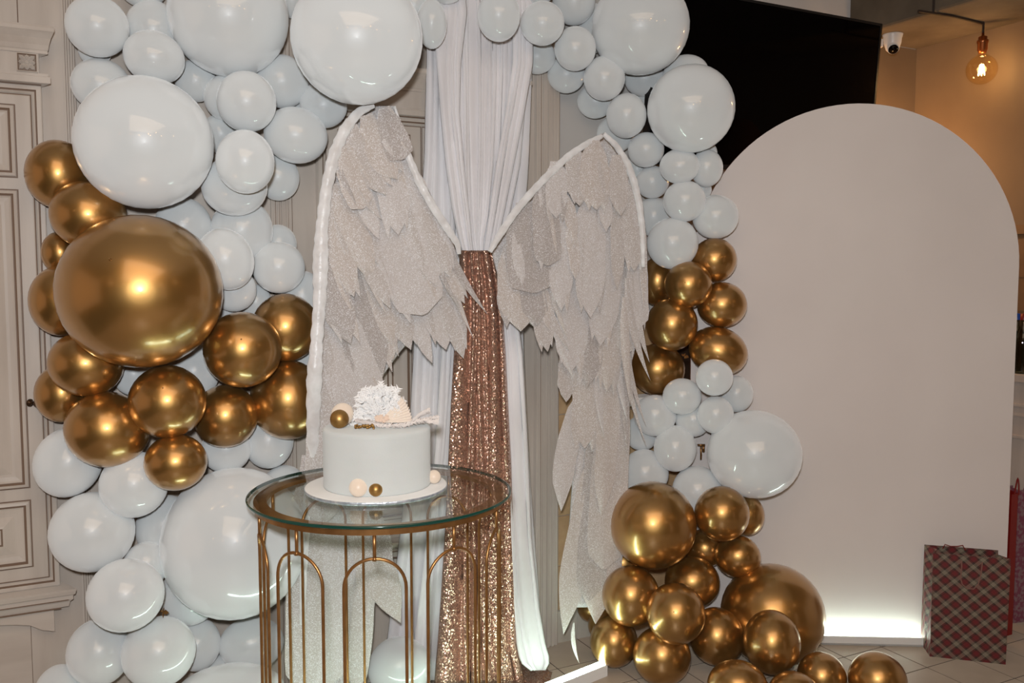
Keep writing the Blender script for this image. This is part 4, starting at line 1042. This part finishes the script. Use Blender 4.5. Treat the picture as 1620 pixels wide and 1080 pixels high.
    for i in range(330):
        th = R(rnd.uniform(-8, 200)); rad = (rnd.random() ** .6)
        ax_ = Vector((math.cos(th), rnd.uniform(-1.1, .5), math.sin(th))); ax_.normalize()
        c = pt(602, 662) + Vector((math.cos(th) * 34 * s * rad, rnd.uniform(-.03, .03), math.sin(th) * 44 * s * rad))
        L = rnd.uniform(9, 17) * s; wd = L * .55; sd_ = ax_.cross(Vector((0, 1, 0))) 
        sd_ = sd_.normalized() if sd_.length > .1 else Vector((1, 0, 0)); nn = ax_.cross(sd_)
        # a serrated petal: midrib with small leaflets
        tip = c + ax_ * L + nn * wd * .4
        for k in range(3):
            o_ = c + ax_ * L * (.15 + .25 * k)
            for sg in (-1, 1):
                m.add([o_, o_ + ax_ * L * .20 + sd_ * sg * wd * (.5 - .08 * k) + nn * wd * .15, o_ + ax_ * L * .45 + sd_ * sg * wd * .75, o_ + ax_ * L * .28], [(0, 1, 2, 3)])
        m.add([c, c + ax_ * L * .6 + sd_ * wd * .25, tip, c + ax_ * L * .6 - sd_ * wd * .25], [(0, 1, 2, 3)])
    b = m.build('fluffy_bloom', M['petal'], fl); b['kind'] = 'stuff'
    # pleated palm fan
    a0 = pt(600, 668, -.035); n = 9; v0 = pt(636, 628, -.015); v1 = pt(652, 668, -.045); mid = pt(650, 645, -.03)
    rim = []; m = MB()
    for i in range(n * 2 + 1):
        t = i / (n * 2); p = v0 * (1 - t) ** 2 + mid * 2 * t * (1 - t) + v1 * t * t
        rim.append(p + Vector((0, -.012 if i % 2 else .0, 0)) + (p - a0) * (.02 if i % 2 == 0 else 0))
    for a_, b2 in zip(rim, rim[1:]): m.add([a0, a_, b2], [(0, 1, 2)])
    o = m.build('palm_fan', M['palm'], fl); sd = o.modifiers.new('s', 'SOLIDIFY'); sd.thickness = .0012
    m = MB()
    for i in range(14):
        c = pt(596 + rnd.uniform(0, 22), 661 + rnd.uniform(-3, 4), -.05)
        for k in range(5):
            th = k * 1.257 + i; m.add([c, c + Vector((math.cos(th), -.4, math.sin(th))) * .005, c + Vector((math.cos(th + .6), -.6, math.sin(th + .6))) * .008, c + Vector((math.cos(th + 1.2), -.4, math.sin(th + 1.2))) * .005], [(0, 1, 2, 3)])
    b = m.build('peach_florets', mat('peach_petal', (0.78, 0.62, 0.50), .6), fl); b['kind'] = 'stuff'
    def plume(pts, wid, nm):
        m = MB(); P = [pt(*q) for q in pts]; m.tube(P, .0012, 6)
        for i in range(420):
            t = rnd.random() * (len(P) - 1.01); k = int(t); c = P[k].lerp(P[k + 1], t - k); d = (P[k + 1] - P[k]).normalized()
            th = rnd.uniform(0, 6.28); sd_ = Vector((0, math.cos(th), math.sin(th))); dd = (d * rnd.uniform(.6, 1.2) + sd_ * .8).normalized(); L = wid * rnd.uniform(.6, 1.2); q = dd.cross(sd_).normalized() * L * .2
            m.add([c, c + dd * L * .6 + q, c + dd * L, c + dd * L * .6 - q], [(0, 1, 2, 3)])
        b = m.build(nm, M['plume'], fl); b['kind'] = 'stuff'
    plume([(575, 666, -.05), (605, 673, -.06), (640, 672, -.06), (668, 664, -.05), (690, 667, -.04)], .014, 'trailing_plume')
    plume([(650, 668, -.03), (664, 656, -.03), (676, 650, -.03)], .014, 'trailing_plume')
    plume([(655, 668, -.02), (675, 663, -.02), (690, 660, -.02)], .012, 'trailing_plume')
    plume([(560, 664, -.04), (575, 668, -.05), (590, 668, -.05)], .010, 'trailing_plume')
table()

# ------------------------------------------------------------------ warm room lamps behind the photographer (mirrored in the gold balloons)
rnd = random.Random(9)
LN = ('far left of', 'left of', 'right of', 'far right rear of', 'far right of', 'straight behind', 'beside the right wall near', 'just over the right shoulder of')
for i, (x, y, z) in enumerate(((-2.2, -1.4, 2.35), (-1.0, -2.2, 2.4), (.9, -1.0, 2.45), (1.7, -1.9, 2.4), (2.6, -.6, 2.35), (.2, -2.8, 2.4), (3.2, .9, 2.5), (1.5, -.4, 2.6))):
    rt = thing('room_lamp', (x, y, z + .1), 'warm globe lamp hanging in the room, ' + LN[i] + ' the photographer', 'light bulb', 'globe lamps behind the photographer')
    m = MB(); m.ball((x, y, z), .06, 20); m.build('glowing_globe', M['lampglow'], rt, smooth=True)
    m = MB(); m.tube([(x, y, z + .055), (x, y, 3.1)], .004, 6); m.build('cord', M['cord'], rt)
